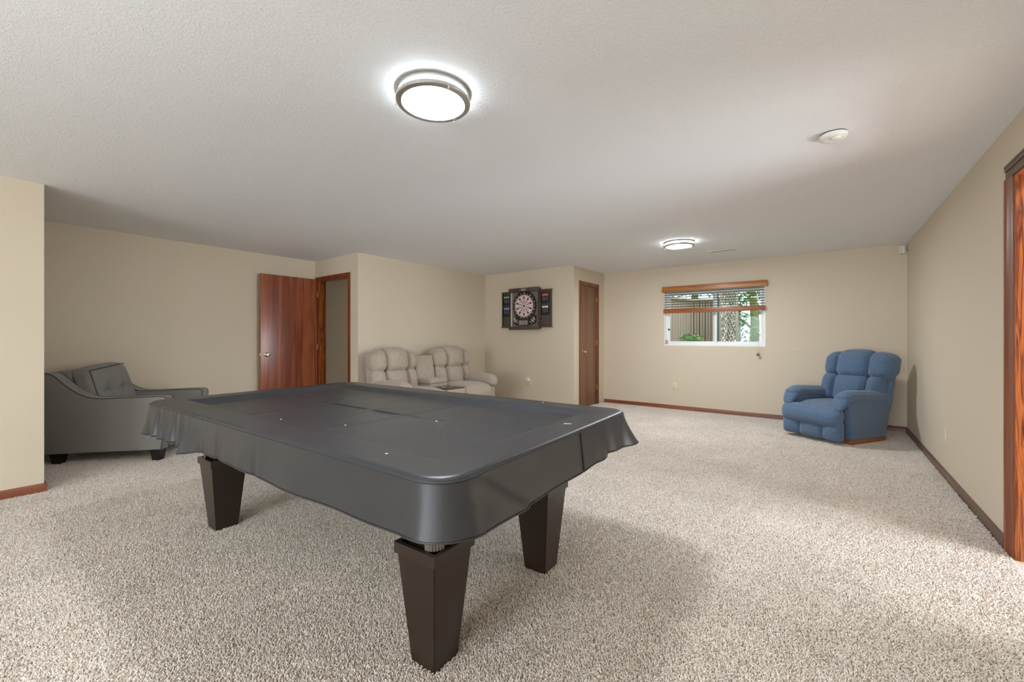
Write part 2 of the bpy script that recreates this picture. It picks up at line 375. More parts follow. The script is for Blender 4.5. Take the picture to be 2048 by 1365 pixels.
# ------------------------------------------------------------------ carpet pile: one tile of real yarn tufts laid over the floor
def carpet():
    rnd = random.Random(3); tile = .5; n = 84; sp = tile/n
    V = []; F = []; col = []
    for i in range(n):
        for j in range(n):
            cx = (i+rnd.random())*sp-tile/2; cy = (j+rnd.random())*sp-tile/2
            th = rnd.random()*2*PI; lean = .15+.75*rnd.random(); hh = .007+.005*rnd.random(); r = .0021+.0009*rnd.random()
            k = rnd.random(); base = len(V)
            mid = (cx+math.cos(th)*hh*lean*.35, cy+math.sin(th)*hh*lean*.35, hh*.6)
            top = (cx+math.cos(th)*hh*lean, cy+math.sin(th)*hh*lean, hh)
            for (p, rr) in (((cx, cy, 0), r*.9), (mid, r*1.15), (top, r*.65)):
                for q in range(4):
                    a = th+PI/4+q*PI/2; V.append((p[0]+rr*math.cos(a), p[1]+rr*math.sin(a), p[2]))
            for lv in (0, 4):
                for q in range(4): F.append((base+lv+q, base+lv+(q+1) % 4, base+lv+4+(q+1) % 4, base+lv+4+q))
            F.append((base+8, base+9, base+10, base+11))
            col += [k]*12
    me = bpy.data.meshes.new('carpet_pile'); me.from_pydata(V, [], F)
    at = me.attributes.new('yarn', 'FLOAT', 'POINT'); at.data.foreach_set('value', col)
    me.polygons.foreach_set('use_smooth', [True]*len(F))
    mt = bpy.data.materials.new('carpet_yarn'); mt.use_nodes = True; N = mt.node_tree.nodes; L = mt.node_tree.links
    p = N['Principled BSDF']; p.inputs['Roughness'].default_value = .9; p.inputs['Specular IOR Level'].default_value = .15
    p.inputs['Sheen Weight'].default_value = .25
    a = N.new('ShaderNodeAttribute'); a.attribute_name = 'yarn'
    cr = N.new('ShaderNodeValToRGB'); e = cr.color_ramp.elements
    e[0].position = 0; e[0].color = s2l((176, 158, 141)); e[1].position = 1; e[1].color = s2l((236, 231, 224))
    x = e.new(.16); x.color = s2l((202, 190, 176)); x = e.new(.45); x.color = s2l((222, 213, 202))
    L.new(a.outputs['Fac'], cr.inputs[0])
    g = N.new('ShaderNodeNewGeometry'); nz = N.new('ShaderNodeTexNoise'); nz.inputs['Scale'].default_value = 2.2; nz.inputs['Detail'].default_value = 3
    L.new(g.outputs['Position'], nz.inputs['Vector'])
    mr = N.new('ShaderNodeMapRange'); mr.inputs[1].default_value = .3; mr.inputs[2].default_value = .7; mr.inputs[3].default_value = .93; mr.inputs[4].default_value = 1.06
    L.new(nz.outputs['Fac'], mr.inputs[0])
    mx = N.new('ShaderNodeMix'); mx.data_type = 'RGBA'; mx.blend_type = 'MULTIPLY'; mx.inputs[0].default_value = 1
    L.new(cr.outputs[0], mx.inputs[6]); L.new(mr.outputs[0], mx.inputs[7]); L.new(mx.outputs[2], p.inputs['Base Color'])
    me.materials.append(mt)
    o = bpy.data.objects.new('carpet_pile', me); C.objects.link(o); o.parent = floor; o['kind'] = 'stuff'
    o.location = (0, 0, FZ)
    # geometry nodes: the tile repeated over the room, each copy turned by a quarter turn
    ng = bpy.data.node_groups.new('lay_carpet_tiles', 'GeometryNodeTree')
    ng.interface.new_socket('Geometry', in_out='INPUT', socket_type='NodeSocketGeometry')
    ng.interface.new_socket('Geometry', in_out='OUTPUT', socket_type='NodeSocketGeometry')
    gi = ng.nodes.new('NodeGroupInput'); go = ng.nodes.new('NodeGroupOutput')
    x0, x1, y0, y1 = -6.25, .80, -1.5, 7.03
    nx = int((x1-x0)/tile+.5); ny = int((y1-y0)/tile+.5)
    gr = ng.nodes.new('GeometryNodeMeshGrid')
    gr.inputs['Size X'].default_value = (nx-1)*tile; gr.inputs['Size Y'].default_value = (ny-1)*tile
    gr.inputs['Vertices X'].default_value = nx; gr.inputs['Vertices Y'].default_value = ny
    tr = ng.nodes.new('GeometryNodeTransform'); tr.inputs['Translation'].default_value = ((x0+x1)/2, (y0+y1)/2, 0)
    tr.inputs['Scale'].default_value = (1, 1, 1)
    ip = ng.nodes.new('GeometryNodeInstanceOnPoints')
    rv = ng.nodes.new('FunctionNodeRandomValue'); rv.data_type = 'INT'
    rv.inputs[4].default_value = 0; rv.inputs[5].default_value = 3
    mu = ng.nodes.new('ShaderNodeMath'); mu.operation = 'MULTIPLY'; mu.inputs[1].default_value = PI/2
    cx = ng.nodes.new('ShaderNodeCombineXYZ')
    l = ng.links
    l.new(gr.outputs[0], tr.inputs[0]); l.new(tr.outputs[0], ip.inputs['Points']); l.new(gi.outputs[0], ip.inputs['Instance'])
    l.new(rv.outputs[2], mu.inputs[0]); l.new(mu.outputs[0], cx.inputs[2]); l.new(cx.outputs[0], ip.inputs['Rotation'])
    l.new(ip.outputs[0], go.inputs[0])
    md = o.modifiers.new('lay', 'NODES'); md.node_group = ng
carpet()

# ------------------------------------------------------------------ doors
def knob(parent, loc, axis, name='knob', mt=CHROME):
    """round knob with rose; axis = direction it points"""
    z = Vector(axis); R = z.to_track_quat('Z', 'Y').to_matrix().to_4x4(); R.translation = Vector(loc)
    return one('lathe', [(0, 0), (.032, 0), (.032, .006), (.026, .010), (.012, .014), (.011, .034), (.021, .040), (.027, .052), (.024, .062), (.012, .066), (0, .066)], 24, M=R).build(name, mt, parent)
def hinge(parent, lo, hi, mt=BRASS):
    m = MB(); m.box(lo, hi, .001)
    return m.build('hinge', mt, parent)
# door_1: open red door against the left wall
d1 = sroot('door_1')
def casing_x(m, x0, x1, zt, y, wd=.056, d=.016):      # casing round an opening in a wall facing -y
    pl = [(0, 0), (wd, 0), (wd, d), (wd*.72, d), (wd*.6, d*.8), (wd*.12, d*.55), (0, d*.35)]
    m.prism([(x1+p[0], y-p[1]) for p in pl], FZ, zt+wd, axis=2); m.prism([(x0-p[0], y-p[1]) for p in pl], FZ, zt+wd, axis=2)
    m.prism([(y-p[1], zt+p[0]) for p in pl], x0-.0, x1+.0, axis=0)
m = MB(); casing_x(m, OX0+.008, OX1-.008, OZ-.02, Y1); m.build('casing', CASR, d1)
m = MB(); m.box((OX0, Y1-.002, FZ), (OX0+.018, Y1+T, OZ)); m.box((OX1-.018, Y1-.002, FZ), (OX1, Y1+T, OZ)); m.box((OX0+.018, Y1-.002, OZ-.018), (OX1-.018, Y1+T, OZ))
m.box((OX0+.018, Y1+.045, FZ), (OX0+.03, Y1+.08, OZ-.018)); m.box((OX1-.03, Y1+.045, FZ), (OX1-.018, Y1+.08, OZ-.018))
m.build('jamb', JAMBZ, d1)
slab = one('box', (-6.145, 2.462, .012), (-6.108, 3.247, 2.035), .002).build('door_slab', DOORR, d1)
knob(slab, (-6.108, 2.535, .93), (1, 0, 0)); knob(slab, (-6.145, 2.535, .93), (-1, 0, 0))
one('box', (-6.137, 2.459, .90), (-6.116, 2.4625, .955), .001).build('latch_plate', CHROME, slab)
for z in (.28, 1.03, 1.82): hinge(d1, (-6.125, 3.247, z-.045), (-6.103, 3.262, z+.045))
one('box', (OX1-.0195, Y1+.01, .89), (OX1-.0175, Y1+.04, .96), 0).build('strike_plate', BLACK, d1)
# door_2: closet door, facing +x
d2 = sroot('door_2')
m = MB(); wd, dd = .058, .016
pl = [(0, 0), (wd, 0), (wd, dd), (wd*.72, dd), (wd*.6, dd*.8), (wd*.12, dd*.55), (0, dd*.35)]
m.prism([(XD+p[1], CY1-.008+p[0]) for p in pl], FZ, CZ-.008+wd, axis=2); m.prism([(XD+p[1], CY0+.008-p[0]) for p in pl], FZ, CZ-.008+wd, axis=2)
m.prism([(XD+p[1], CZ-.012+p[0]) for p in pl], CY0, CY1, axis=1)
m.build('casing', TRIMZ, d2)
m = MB(); m.box((XD-T, CY0, FZ), (XD+.002, CY0+.016, CZ)); m.box((XD-T, CY1-.016, FZ), (XD+.002, CY1, CZ)); m.box((XD-T, CY0+.016, CZ-.016), (XD+.002, CY1-.016, CZ))
m.build('jamb', TRIMZ, d2)
slab = one('box', (XD-.042, CY0+.019, .01), (XD-.004, CY1-.019, CZ-.019), .002).build('door_slab', DOORB, d2)
knob(slab, (XD-.004, CY0+.085, .93), (1, 0, 0))
for z in (.30, 1.08, 1.83): hinge(d2, (XD-.004, CY1-.026, z-.045), (XD+.010, CY1-.010, z+.045))
# door_3: doorway in the right wall with its figured jamb, door swung open for the added fill light
d3 = sroot('door_3')
m = MB(); wd, dd = .088, .018
pl = [(0, 0), (wd, 0), (wd, dd), (wd*.80, dd), (wd*.74, dd*.7), (wd*.62, dd*.9), (wd*.5, dd*.6), (wd*.12, dd*.5), (0, dd*.3)]
m.prism([(XR-p[1], DY1+.006+p[0]) for p in pl], FZ, DZ-.012, axis=2); m.prism([(XR-p[1], DY0-.006-p[0]) for p in pl], FZ, DZ-.012, axis=2)
m.build('casing', TRIMZ, d3)
m = MB()
# mitred head piece
yo0, yo1 = DY0-.006-wd, DY1+.006+wd
for (z0, z1, t) in ((DZ-.012, DZ+.03, .011), (DZ+.03, DZ+.05, .016), (DZ+.05, DZ+.064, .018)):
    m.box((XR-t, yo0, z0), (XR, yo1, z1), .002)
rename_sub(m.build('casing_head', TRIMY, d3), 'head casing with a painted grey-brown reflection')  # grey-brown tone paints a reflection onto the casing wood
m = MB(); m.box((XR-.002, DY1-.02, FZ), (XR+T, DY1, DZ)); m.box((XR-.002, DY0, FZ), (XR+T, DY0+.02, DZ)); m.box((XR-.002, DY0+.02, DZ-.02), (XR+T, DY1-.02, DZ))
m.build('jamb', JAMBZ, d3)
slab = one('box', (XR+T+.01, DY0-.02, .01), (XR+T+.86, DY0+.017, DZ-.022), .002).build('door_slab', DOORR, d3)
knob(slab, (XR+T+.79, DY0+.017, .93), (0, 1, 0))

# ------------------------------------------------------------------ window with white vinyl slider
w1 = sroot('window_1')
y0 = YB-.004; fy = YB+.045
m = MB()    # white return boards and outer frame
m.box((WX0, y0, WZ0), (WX0+.012, yb, WZ1)); m.box((WX1-.012, y0, WZ0), (WX1, yb, WZ1)); m.box((WX0+.012, y0, WZ1-.012), (WX1-.012, yb, WZ1)); m.box((WX0+.012, y0, WZ0), (WX1-.012, yb, WZ0+.014))
m.build('window_frame', VINYL, w1)
m = MB(); ax0, ax1, az0, az1 = WX0+.012, WX1-.012, WZ0+.014, WZ1-.012
m.box((ax0, fy, az0), (ax0+.028, yb-.02, az1), .003); m.box((ax1-.028, fy, az0), (ax1, yb-.02, az1), .003)
m.box((ax0+.028, fy, az0), (ax1-.028, yb-.02, az0+.03), .003); m.box((ax0+.028, fy, az1-.03), (ax1-.028, yb-.02, az1), .003)
m.build('slider_track', VINYL, w1)
xm = (-1.425+-1.36)/2
def sash(x0, x1, y, name):
    m = MB(); t = .034; z0, z1 = az0+.026, az1-.026
    m.box((x0, y, z0), (x0+t, y+.026, z1), .003); m.box((x1-t, y, z0), (x1, y+.026, z1), .003)
    m.box((x0+t, y, z0), (x1-t, y+.026, z0+t), .003); m.box((x0+t, y, z1-t), (x1-t, y+.026, z1), .003)
    s = m.build(name, VINYL, w1)
    one('box', (x0+t-.004, y+.011, z0+t-.004), (x1-t+.004, y+.015, z1-t+.004)).build('pane', GLASS, s)
    return s
sl = sash(ax0+.026, xm+.03, fy+.012, 'sash')
sash(xm-.03, ax1-.026, fy+.042, 'sash')
m = MB(); m.box((ax0+.034, fy-.002, 1.29), (ax0+.052, fy+.013, 1.315), .002); m.box((ax0+.048, fy-.008, 1.284), (ax0+.075, fy+.004, 1.292), .001)
m.build('latch', BLACK, sl)
# assumed patio doors, unseen behind the camera, framing the added fill light
w2 = sroot('assumed_patio_doors')
m = MB()
for x in (PX0, PX0+1.12, PX0+2.22, PX1-.08): m.box((x, YF-.11, FZ), (x+.08, YF-.07, 2.12))
m.box((PX0+.08, YF-.11, 2.04), (PX1-.08, YF-.07, 2.12)); m.box((PX0+.08, YF-.11, FZ), (PX1-.08, YF-.07, .07))
m.build('window_frame', VINYL, w2)

# ------------------------------------------------------------------ wooden blind
bl = thing('window_blind', 'honey-oak wooden slat blind half raised in the basement window', 'blind', ((WX0+WX1)/2, YB, WZ1))
bx = (WX0+WX1)/2; BW = .725
def L_(p): return (p[0]-bx, p[1]-YB, p[2]-WZ1)
m = MB(); m.box(L_((bx-.742, YB-.062, 1.912)), L_((bx+.742, YB-.050, 1.995)), .003); m.box(L_((bx-.742, YB-.0505, 1.912)), L_((bx-.730, YB-.001, 1.995)), .002); m.box(L_((bx+.730, YB-.0505, 1.912)), L_((bx+.742, YB-.001, 1.995)), .002)
m.build('valance', OAK, bl)
one('box', L_((bx-.725, YB-.045, 1.93)), L_((bx+.725, YB-.002, 1.975)), .003).build('headrail', OAKD, bl)
sl0 = None
SLAT = wood('shade_darkened_slat_wood', (70, 46, 30), (100, 68, 44), axis=0, rough=.4)  # oak darkened to paint in shade on the hanging slats' undersides
for k in range(7):
    z = 1.895-k*.0385
    if sl0 is None:
        m = MB(); m.box((-.712, -.024, -.0014), (.712, .024, .0014), .0006, seg=1); sl0 = m.build('slat', SLAT, bl); o = sl0
    else: o = share(sl0, 'slat', bl)
    o.location = L_((bx, YB-.028, z)); o.rotation_euler = (math.radians(-6), 0, 0)
sb0 = None
for k in range(14):
    z = 1.578+.0035*(k+1)
    if sb0 is None:
        m = MB(); m.box((-.714, -.025, -.0014), (.714, .025, .0014), .0006, seg=1); sb0 = m.build('stacked_slat', OAKD, bl); o = sb0
    else: o = share(sb0, 'stacked_slat', bl)
    o.location = L_((bx+.002*math.sin(k*2.1), YB-.028+.0015*math.sin(k*3.7), z))
one('box', L_((bx-.715, YB-.054, 1.562)), L_((bx+.715, YB-.003, 1.5795)), .004).build('bottom_rail', OAKD, bl)
m = MB(); m.box(L_((bx-.716, YB-.0565, 1.575)), L_((bx+.716, YB-.0545, 1.632)), .0008)
rename_sub(m.build('bottom_stack_front', OAKD, bl), 'reddish oak front of the gathered slats')
CORD = mat('tan_cord', (196, 170, 140), .8)
for x in (bx-.60, bx-.02, bx+.615):
    m = MB(); m.tube([L_((x, YB-.054, 1.92)), L_((x, YB-.0575, 1.60))], .0014, 5); m.tube([L_((x, YB-.003, 1.92)), L_((x, YB-.003, 1.60))], .0014, 5)
    m.build('ladder_cord', CORD, bl)
m = MB(); m.tube([L_((-.80, YB-.064, 1.92)), L_((-.80, YB-.064, .93))], .0014, 5); m.tube([L_((-.78, YB-.064, 1.92)), L_((-.785, YB-.064, .93))], .0014, 5)
m.build('pull_cord', CORD, bl)
for x in (-.803, -.783):
    one('lathe', [(0, .03), (.005, .03), (.009, .012), (.011, -.005), (.009, -.014), (0, -.014)], 12, M=Matrix.Translation(L_((x, YB-.064, .91)))).build('tassel', OAKD, bl)

# little pink ornament in the corner of the window
orn = thing('window_ornament', 'small pink ornament on a white base at the left corner of the window', 'ornament', (WX0+.034, YB+.02, WZ0+.014))
one('lathe', [(0, 0), (.018, 0), (.019, .012), (.012, .018), (0, .018)], 16).build('base', WHITEP, orn)
one('lathe', [(0, .018), (.014, .02), (.018, .034), (.010, .05), (.013, .06), (.012, .074), (.005, .082), (0, .083)], 16).build('figure', PINK, orn)

# ------------------------------------------------------------------ outside the window
GRASS = mat('lawn_green', (96, 128, 70), .9, var=.35, vscale=14)
struct('ground_outside', one('box', (-13, yb, .70), (6, 24, .80)), GRASS)
FENCE = wood('haze_lightened_cedar', (172, 146, 128), (208, 182, 164), axis=2, rough=.8, coat=0)  # board colour lightened to paint in the haze outside
POSTG = mat('grey_green_post', (96, 108, 104), .7)
LATT = mat('brown_lattice', (186, 168, 150), .8)
LEAF = mat('leaf_green', (98, 150, 80), .6, rgb2=(150, 190, 110), vscale=3., ramp=(.35, .65))
LEAFD = mat('leaf_blue_green', (70, 122, 92), .6, rgb2=(120, 170, 130), vscale=3., ramp=(.35, .65))
BARK = mat('mossy_bark', (122, 110, 74), .9, rgb2=(128, 150, 84), vscale=5., bump=.5, bscale=30)
WHITEB = mat('white_post_paint', (226, 230, 232), .5)
# screen of vertical boards under the deck: two runs meeting at a corner
fr = thing('board_screen', 'brown vertical board screen under the deck outside the window', 'fence', (-2.85, 9.6, .80))
b0 = None
def run(x0, y0, x1, y1, n, wd, zt):
    global b0
    a = math.atan2(y1-y0, x1-x0)
    for k in range(n):
        t = (k+.5)/n
        if b0 is None: b0 = one('box', (-wd/2, -.011, 0), (wd/2, .011, 1.17), .003, seg=1).build('board', FENCE, fr); o = b0
        else: o = share(b0, 'board', fr)
        o.location = (x0+(x1-x0)*t+2.85, y0+(y1-y0)*t-9.6, .10+.004*(k % 3)); o.rotation_euler = (0, 0, a); o.scale = (1, 1, zt)
run(-2.95, 9.0, -2.60, 10.3, 12, .098, 1.0); run(-2.60, 10.3, -2.02, 10.8, 11, .062, 1.0)
m = MB(); m.tube([(-.07, -.60, .06), (.28, .66, .06)], .035, 4); m.tube([(.26, .68, .06), (.83, 1.16, .06)], .035, 4)
m.build('bottom_rail', FENCE, fr)
m = MB(); m.tube([(-.07, -.60, 1.24), (.28, .66, 1.24)], .035, 4); m.tube([(.26, .68, 1.24), (.83, 1.16, 1.24)], .035, 4)
m.build('top_rail', FENCE, fr)
tag(one('box', (-1.975, 9.96, .78), (-1.885, 10.05, 3.3), .005).build('deck_post', POSTG), 'dark grey-green deck post outside behind the window mullion', 'post')
lt = thing('lattice_panel', 'brown diagonal lattice panel standing outside the right window pane', 'lattice', (-1.688, 10.0, .80))
m = MB(); Wl, Hl = .14, 1.45
def clipseg(cx, cz, dx, dz):
    t0, t1 = -9, 9
    for (p, q, lo, hi) in ((cx, dx, -Wl, Wl), (cz, dz, .06, Hl-.06)):
        a, b = (lo-p)/q, (hi-p)/q
        t0 = max(t0, min(a, b)); t1 = min(t1, max(a, b))
    return (t0, t1)
for s in (-1, 1):
    k = -2.2
    while k < 2.2:
        t0, t1 = clipseg(0, .75+k, .36*s, .93)
        if t1-t0 > .05: m.tube([(.36*s*t0, .008*s, .75+k+.93*t0), (.36*s*t1, .008*s, .75+k+.93*t1)], .0115, 4)
        k += .135
x = m.build('lattice_strips', LATT, lt); x['kind'] = 'stuff'
for (a, b) in (((-Wl-.03, -.02, 0), (-Wl, .02, Hl)), ((Wl, -.02, 0), (Wl+.045, .02, Hl)), ((-Wl, -.02, 0), (Wl, .02, .06)), ((-Wl, -.02, Hl-.06), (Wl, .02, Hl))):
    one('box', a, b, .002).build('frame_board', LATT, lt)
tag(one('box', (-1.545, 10.3, .78), (-1.50, 10.345, 1.66), .004).build('white_post', WHITEB), 'slim white post outside right of the lattice', 'post')

def foliage(spec, leaf=.05, seed=1):
    rnd = random.Random(seed); m = MB(); vs = []; fs = []
    for (c, r, n) in spec:
        for _ in range(n):
            while True:
                d = Vector((rnd.uniform(-1, 1), rnd.uniform(-1, 1), rnd.uniform(-1, 1)))
                if .1 < d.length < 1: break
            p = Vector(c)+Vector((d.x*r[0], d.y*r[1], d.z*r[2]))
            a = Vector((rnd.uniform(-1, 1), rnd.uniform(-1, 1), rnd.uniform(-.6, .4))).normalized(); b = a.cross(Vector((rnd.uniform(-1, 1), rnd.uniform(-1, 1), 1))).normalized()
            nn = a.cross(b); L = leaf*rnd.uniform(.6, 1.3); i = len(vs)
            vs += [p, p+a*L*.4+b*L*.28-nn*L*.06, p+a*L, p+a*L*.4-b*L*.28-nn*L*.06, p+a*L*.5]
            fs += [(i, i+1, i+4), (i+1, i+2, i+4), (i+2, i+3, i+4), (i+3, i, i+4)]
    m.raw(vs, fs); return m
tr = thing('garden_tree', 'mossy tree trunk with leafy branches outside the right pane', 'tree', (-1.26, 10.4, .80))
m = MB(); m.tube([(0, 0, -.05), (.01, 0, .3), (.02, 0, .7), (.0, .02, 1.0), (-.05, .05, 1.5), (-.05, .1, 2.2)], .105, 12, r1=.06)
m.build('trunk', BARK, tr)
m = MB(); m.tube([(-.02, 0, .55), (-.15, 0, .68), (-.35, .02, .85)], .035, 7, r1=.015)
m.build('branch', BARK, tr)
m = MB(); m.tube([(.0, 0, 1.0), (.15, 0, .86), (.35, .02, .70)], .02, 7, r1=.01)
m.build('branch', BARK, tr)
f = foliage([((-.25, -.15, .78), (.30, .2, .16), 160), ((.0, -.2, .3), (.2, .15, .35), 160), ((.3, -.1, .45), (.15, .2, .5), 190), ((.1, .1, 1.55), (1.1, .6, .5), 1300), ((-1.0, .3, 1.75), (.8, .5, .4), 600)], .085, 5)
x = f.build('foliage', LEAF, tr); x['kind'] = 'stuff'
sh = thing('garden_shrub', 'low fern-like green shrub outside the left pane', 'shrub', (-2.26, 9.2, .80))
m = MB()
for k in range(7):
    a = k*.9; m.tube([(0, 0, 0), (.06*math.cos(a), .06*math.sin(a), .15), (.16*math.cos(a), .12*math.sin(a), .26)], .006, 5)
m.build('stem', BARK, sh)
x = foliage([((0, 0, .34), (.24, .15, .12), 230), ((-.08, 0, .12), (.09, .1, .10), 60)], .075, 9).build('foliage', LEAF, sh); x['kind'] = 'stuff'
hg = thing('garden_hedge', 'dark leafy hedge behind the brown lattice panel', 'hedge', (-1.98, 11.7, .80))
one('tube', [(0, 0, -.05), (0, 0, .5), (.05, 0, 1.0)], .03, 7).build('stem', BARK, hg)
x = foliage([((0, 0, .75), (.36, .3, .85), 2000)], .06, 15).build('foliage', mat('hedge_green', (34, 48, 36), .7, rgb2=(62, 84, 56), vscale=4.), hg); x['kind'] = 'stuff'
bt = thing('background_tree', 'hazy blue-green tree crown far behind the garden fence', 'tree', (-4.2, 17.5, .80))
one('tube', [(0, 0, -.05), (0, 0, 1.2), (.1, 0, 3.0)], .2, 10, r1=.1).build('trunk', BARK, bt)
x = foliage([((0, 0, 3.2), (2.6, 1.5, 1.3), 1500), ((2.2, .5, 2.6), (1.6, 1, 1.5), 900), ((-3, .3, 2.6), (1.8, 1, 1.5), 700)], .22, 11).build('foliage', LEAFD, bt); x['kind'] = 'stuff'

# ------------------------------------------------------------------ pool table and its cover
pt = thing('pool_table', 'espresso pool table with tapered square legs under a charcoal cover', 'pool table', (-2.04, 1.39, 0), math.radians(1.75))
LX = (-.953, .89); LY = (-.372, .368)
lid = None
lip = None; inner = None
for lx in LX:
    for ly in LY:
        loc = (lx, ly, 0)
        if lid is None:
            m = MB()
            a, b, z0, z1, zt = .059, .095, FZ, .398, .426
            vs = [(-a, -a, z0), (a, -a, z0), (a, a, z0), (-a, a, z0), (-b, -b, z1), (b, -b, z1), (b, b, z1), (-b, b, z1)]
            m.raw(vs, [(3, 2, 1, 0), (0, 1, 5, 4), (1, 2, 6, 5), (2, 3, 7, 6), (3, 0, 4, 7)])
            bmesh.ops.bevel(m.bm, geom=[e for e in m.bm.edges if abs(e.verts[0].co.z-e.verts[1].co.z) > .1], offset=.003, segments=2, affect='EDGES')
            lid = m.build('leg', ESP, pt); lid.location = loc
            m = MB(); c = .102; i_ = .086
            o8 = [(-c, -c), (c, -c), (c, c), (-c, c)]; i8 = [(-i_, -i_), (i_, -i_), (i_, i_), (-i_, i_)]
            vs = [(x, y, .392) for x, y in o8]+[(x, y, .430) for x, y in o8]+[(x, y, .430) for x, y in i8]+[(x, y, .392) for x, y in i8]
            fs = []
            for k in range(4):
                n = (k+1) % 4; fs += [(k, n, 4+n, 4+k), (4+k, 4+n, 8+n, 8+k), (8+k, 8+n, 12+n, 12+k), (n, k, 12+k, 12+n)]
            m.raw(vs, fs)
            lip = m.build('leg_collar', ESP, lid)
            inner = one('box', (-.0859, -.0859, .392), (.0859, .0859, .400)).build('leg_inset', ESPD, lid)
        else:
            l = share(lid, 'leg', pt, loc); share(lip, 'leg_collar', l); share(inner, 'leg_inset', l)
cx = (LX[0]+LX[1])/2; hx = (LX[1]-LX[0])/2
# cabinet: sloping apron between the legs, chamfered corners
def octo(x, y, c, z): return [(cx-x+c, -y, z), (cx+x-c, -y, z), (cx+x, -y+c, z), (cx+x, y-c, z), (cx+x-c, y, z), (cx-x+c, y, z), (cx-x, y-c, z), (cx-x, -y+c, z)]
m = MB(); ly = .37
A = octo(hx+.02, ly+.02, .03, .525); B = octo(hx+.09, ly+.08, .03, .66)
m.raw(A+B, [tuple(range(8))[::-1], tuple(range(8, 16))]+[(k, (k+1) % 8, 8+(k+1) % 8, 8+k) for k in range(8)])
m.build('cabinet', ESP, pt)
for sx in (-1, 1):
    for sy in (-1, 1):
        x0 = (LX[0] if sx < 0 else LX[1]); y0 = (LY[0] if sy < 0 else LY[1])
        m = MB(); a, b = .066, .078
        q = [(-a, -a), (a, -a), (a, a), (-a, a)]
        m.raw([(x0+p[0], y0+p[1], .4005) for p in q]+[(x0+p[0]*b/a, y0+p[1]*b/a, .65) for p in q], [(3, 2, 1, 0), (4, 5, 6, 7)]+[(k, (k+1) % 4, 4+(k+1) % 4, 4+k) for k in range(4)])
        m.build('leg_block', ESP, pt)
        m = MB()
        # fluted corner casting: a fan of ribs round the corner
        for k in range(7):
            t = (k-3)/3; ang = math.atan2(sy, sx)+t*.75
            r = .040; px_, py_ = x0+sx*.048+r*math.cos(ang)-.008*sx, y0+sy*.048+r*math.sin(ang)-.008*sy
            m.tube([(px_, py_, .432), (px_+.003*sx, py_+.003*sy, .455), (px_+.014*sx, py_+.014*sy, .63)], .0070, 6)
        rename_sub(m.build('corner_casting', CORNERC, pt), 'grey fluted corner casting')
one('box', (cx-1.17, -.61, .645), (cx+1.22, .61, .705), .02).build('rail_skirt', ESP, pt)
m = MB()
for (a, b) in (((cx-1.155, -.66, .70), (cx+1.24, -.535, .770)), ((cx-1.155, .535, .70), (cx+1.24, .66, .770)), ((cx-1.155, -.535, .70), (cx-1.03, .535, .770)), ((cx+1.11, -.535, .70), (cx+1.24, .535, .770))):
    m.box(a, b, .004)
m.build('top_rail', ESP, pt)
one('box', (cx-1.03, -.535, .70), (cx+1.11, .535, .735)).build('playing_bed', mat('green_cloth', (40, 92, 74), .9), pt)

# fitted cover, draped: its own thing lying on the table
cv = thing('table_cover', 'charcoal vinyl fitted cover draped over the pool table', 'cover', (-2.04, 1.39, .785), math.radians(1.75))
HX, HY, RC = 1.222, .680, .10
CX = .012
def rrect(t, inset=0.):
    """point and outward normal on the rounded rectangle, t in 0..1 measured on the outer outline"""
    hx, hy, r = HX, HY, RC
    segs = [2*(hx-r), PI/2*r, 2*(hy-r), PI/2*r]*2
    tot = sum(segs); s = (t % 1)*tot; k = 0
    while s > segs[k]+1e-12: s -= segs[k]; k += 1
    u = s/segs[k]; rr = max(r-inset, .004) if inset > 0 else r
    HX_, HY_ = hx-inset, hy-inset
    corners = [(HX_-rr, -HY_+rr, -PI/2), (HX_-rr, HY_-rr, 0), (-HX_+rr, HY_-rr, PI/2), (-HX_+rr, -HY_+rr, PI)]
    if k == 0: p = (-HX_+rr+u*2*(HX_-rr), -HY_); n = (0, -1)
    elif k == 2: p = (HX_, -HY_+rr+u*2*(HY_-rr)); n = (1, 0)
    elif k == 4: p = (HX_-rr-u*2*(HX_-rr), HY_); n = (0, 1)
    elif k == 6: p = (-HX_, HY_-rr-u*2*(HY_-rr)); n = (-1, 0)
    else:
        c = corners[k//2]; a = c[2]+u*PI/2; p = (c[0]+rr*math.cos(a), c[1]+rr*math.sin(a)); n = (math.cos(a), math.sin(a))
    return p, n
def bumpf(x, c, s): return math.exp(-((x-c)/s)**2)
def top_z(x, y, m_):
    n1 = noise.noise(Vector((x*2.1, y*2.1, 1.3))); n2 = noise.noise(Vector((x*6, y*6, 4.)))
    if m_ < .145: z = 0. - .005*max(0, (.012-m_)/.012)**2
    elif m_ < .21: u = (m_-.145)/.065; z = -.030*(u*u*(3-2*u))
    else: z = -.030
    amp = .0015 if m_ < .145 else .0045
    z += amp*n1+amp*.35*n2
    if m_ > .17:
        k = min(1, (m_-.17)/.08)
        # packing folds and long soft wrinkles of the vinyl
        z += k*.0042*(bumpf(x, -.42, .016)+bumpf(x, .26, .016)+bumpf(x, -1.0, .016)+bumpf(y, .12, .014)*.8)
        r = 1-abs(noise.noise(Vector((x*1.6+y*1.1, y*3.0-x*.6, 9.))))
        z += k*.0055*r**9
    return z
SEGS = [2*(HX-RC), PI/2*RC, 2*(HY-RC), PI/2*RC]*2
PER = sum(SEGS)
CORN = [sum(SEGS[:k])+SEGS[k]/2 for k in (1, 3, 5, 7)]      # near right, far right, far left, near left
def cdist(t, k):
    d = (t % 1)*PER-CORN[k]
    return (d+PER/2) % PER-PER/2
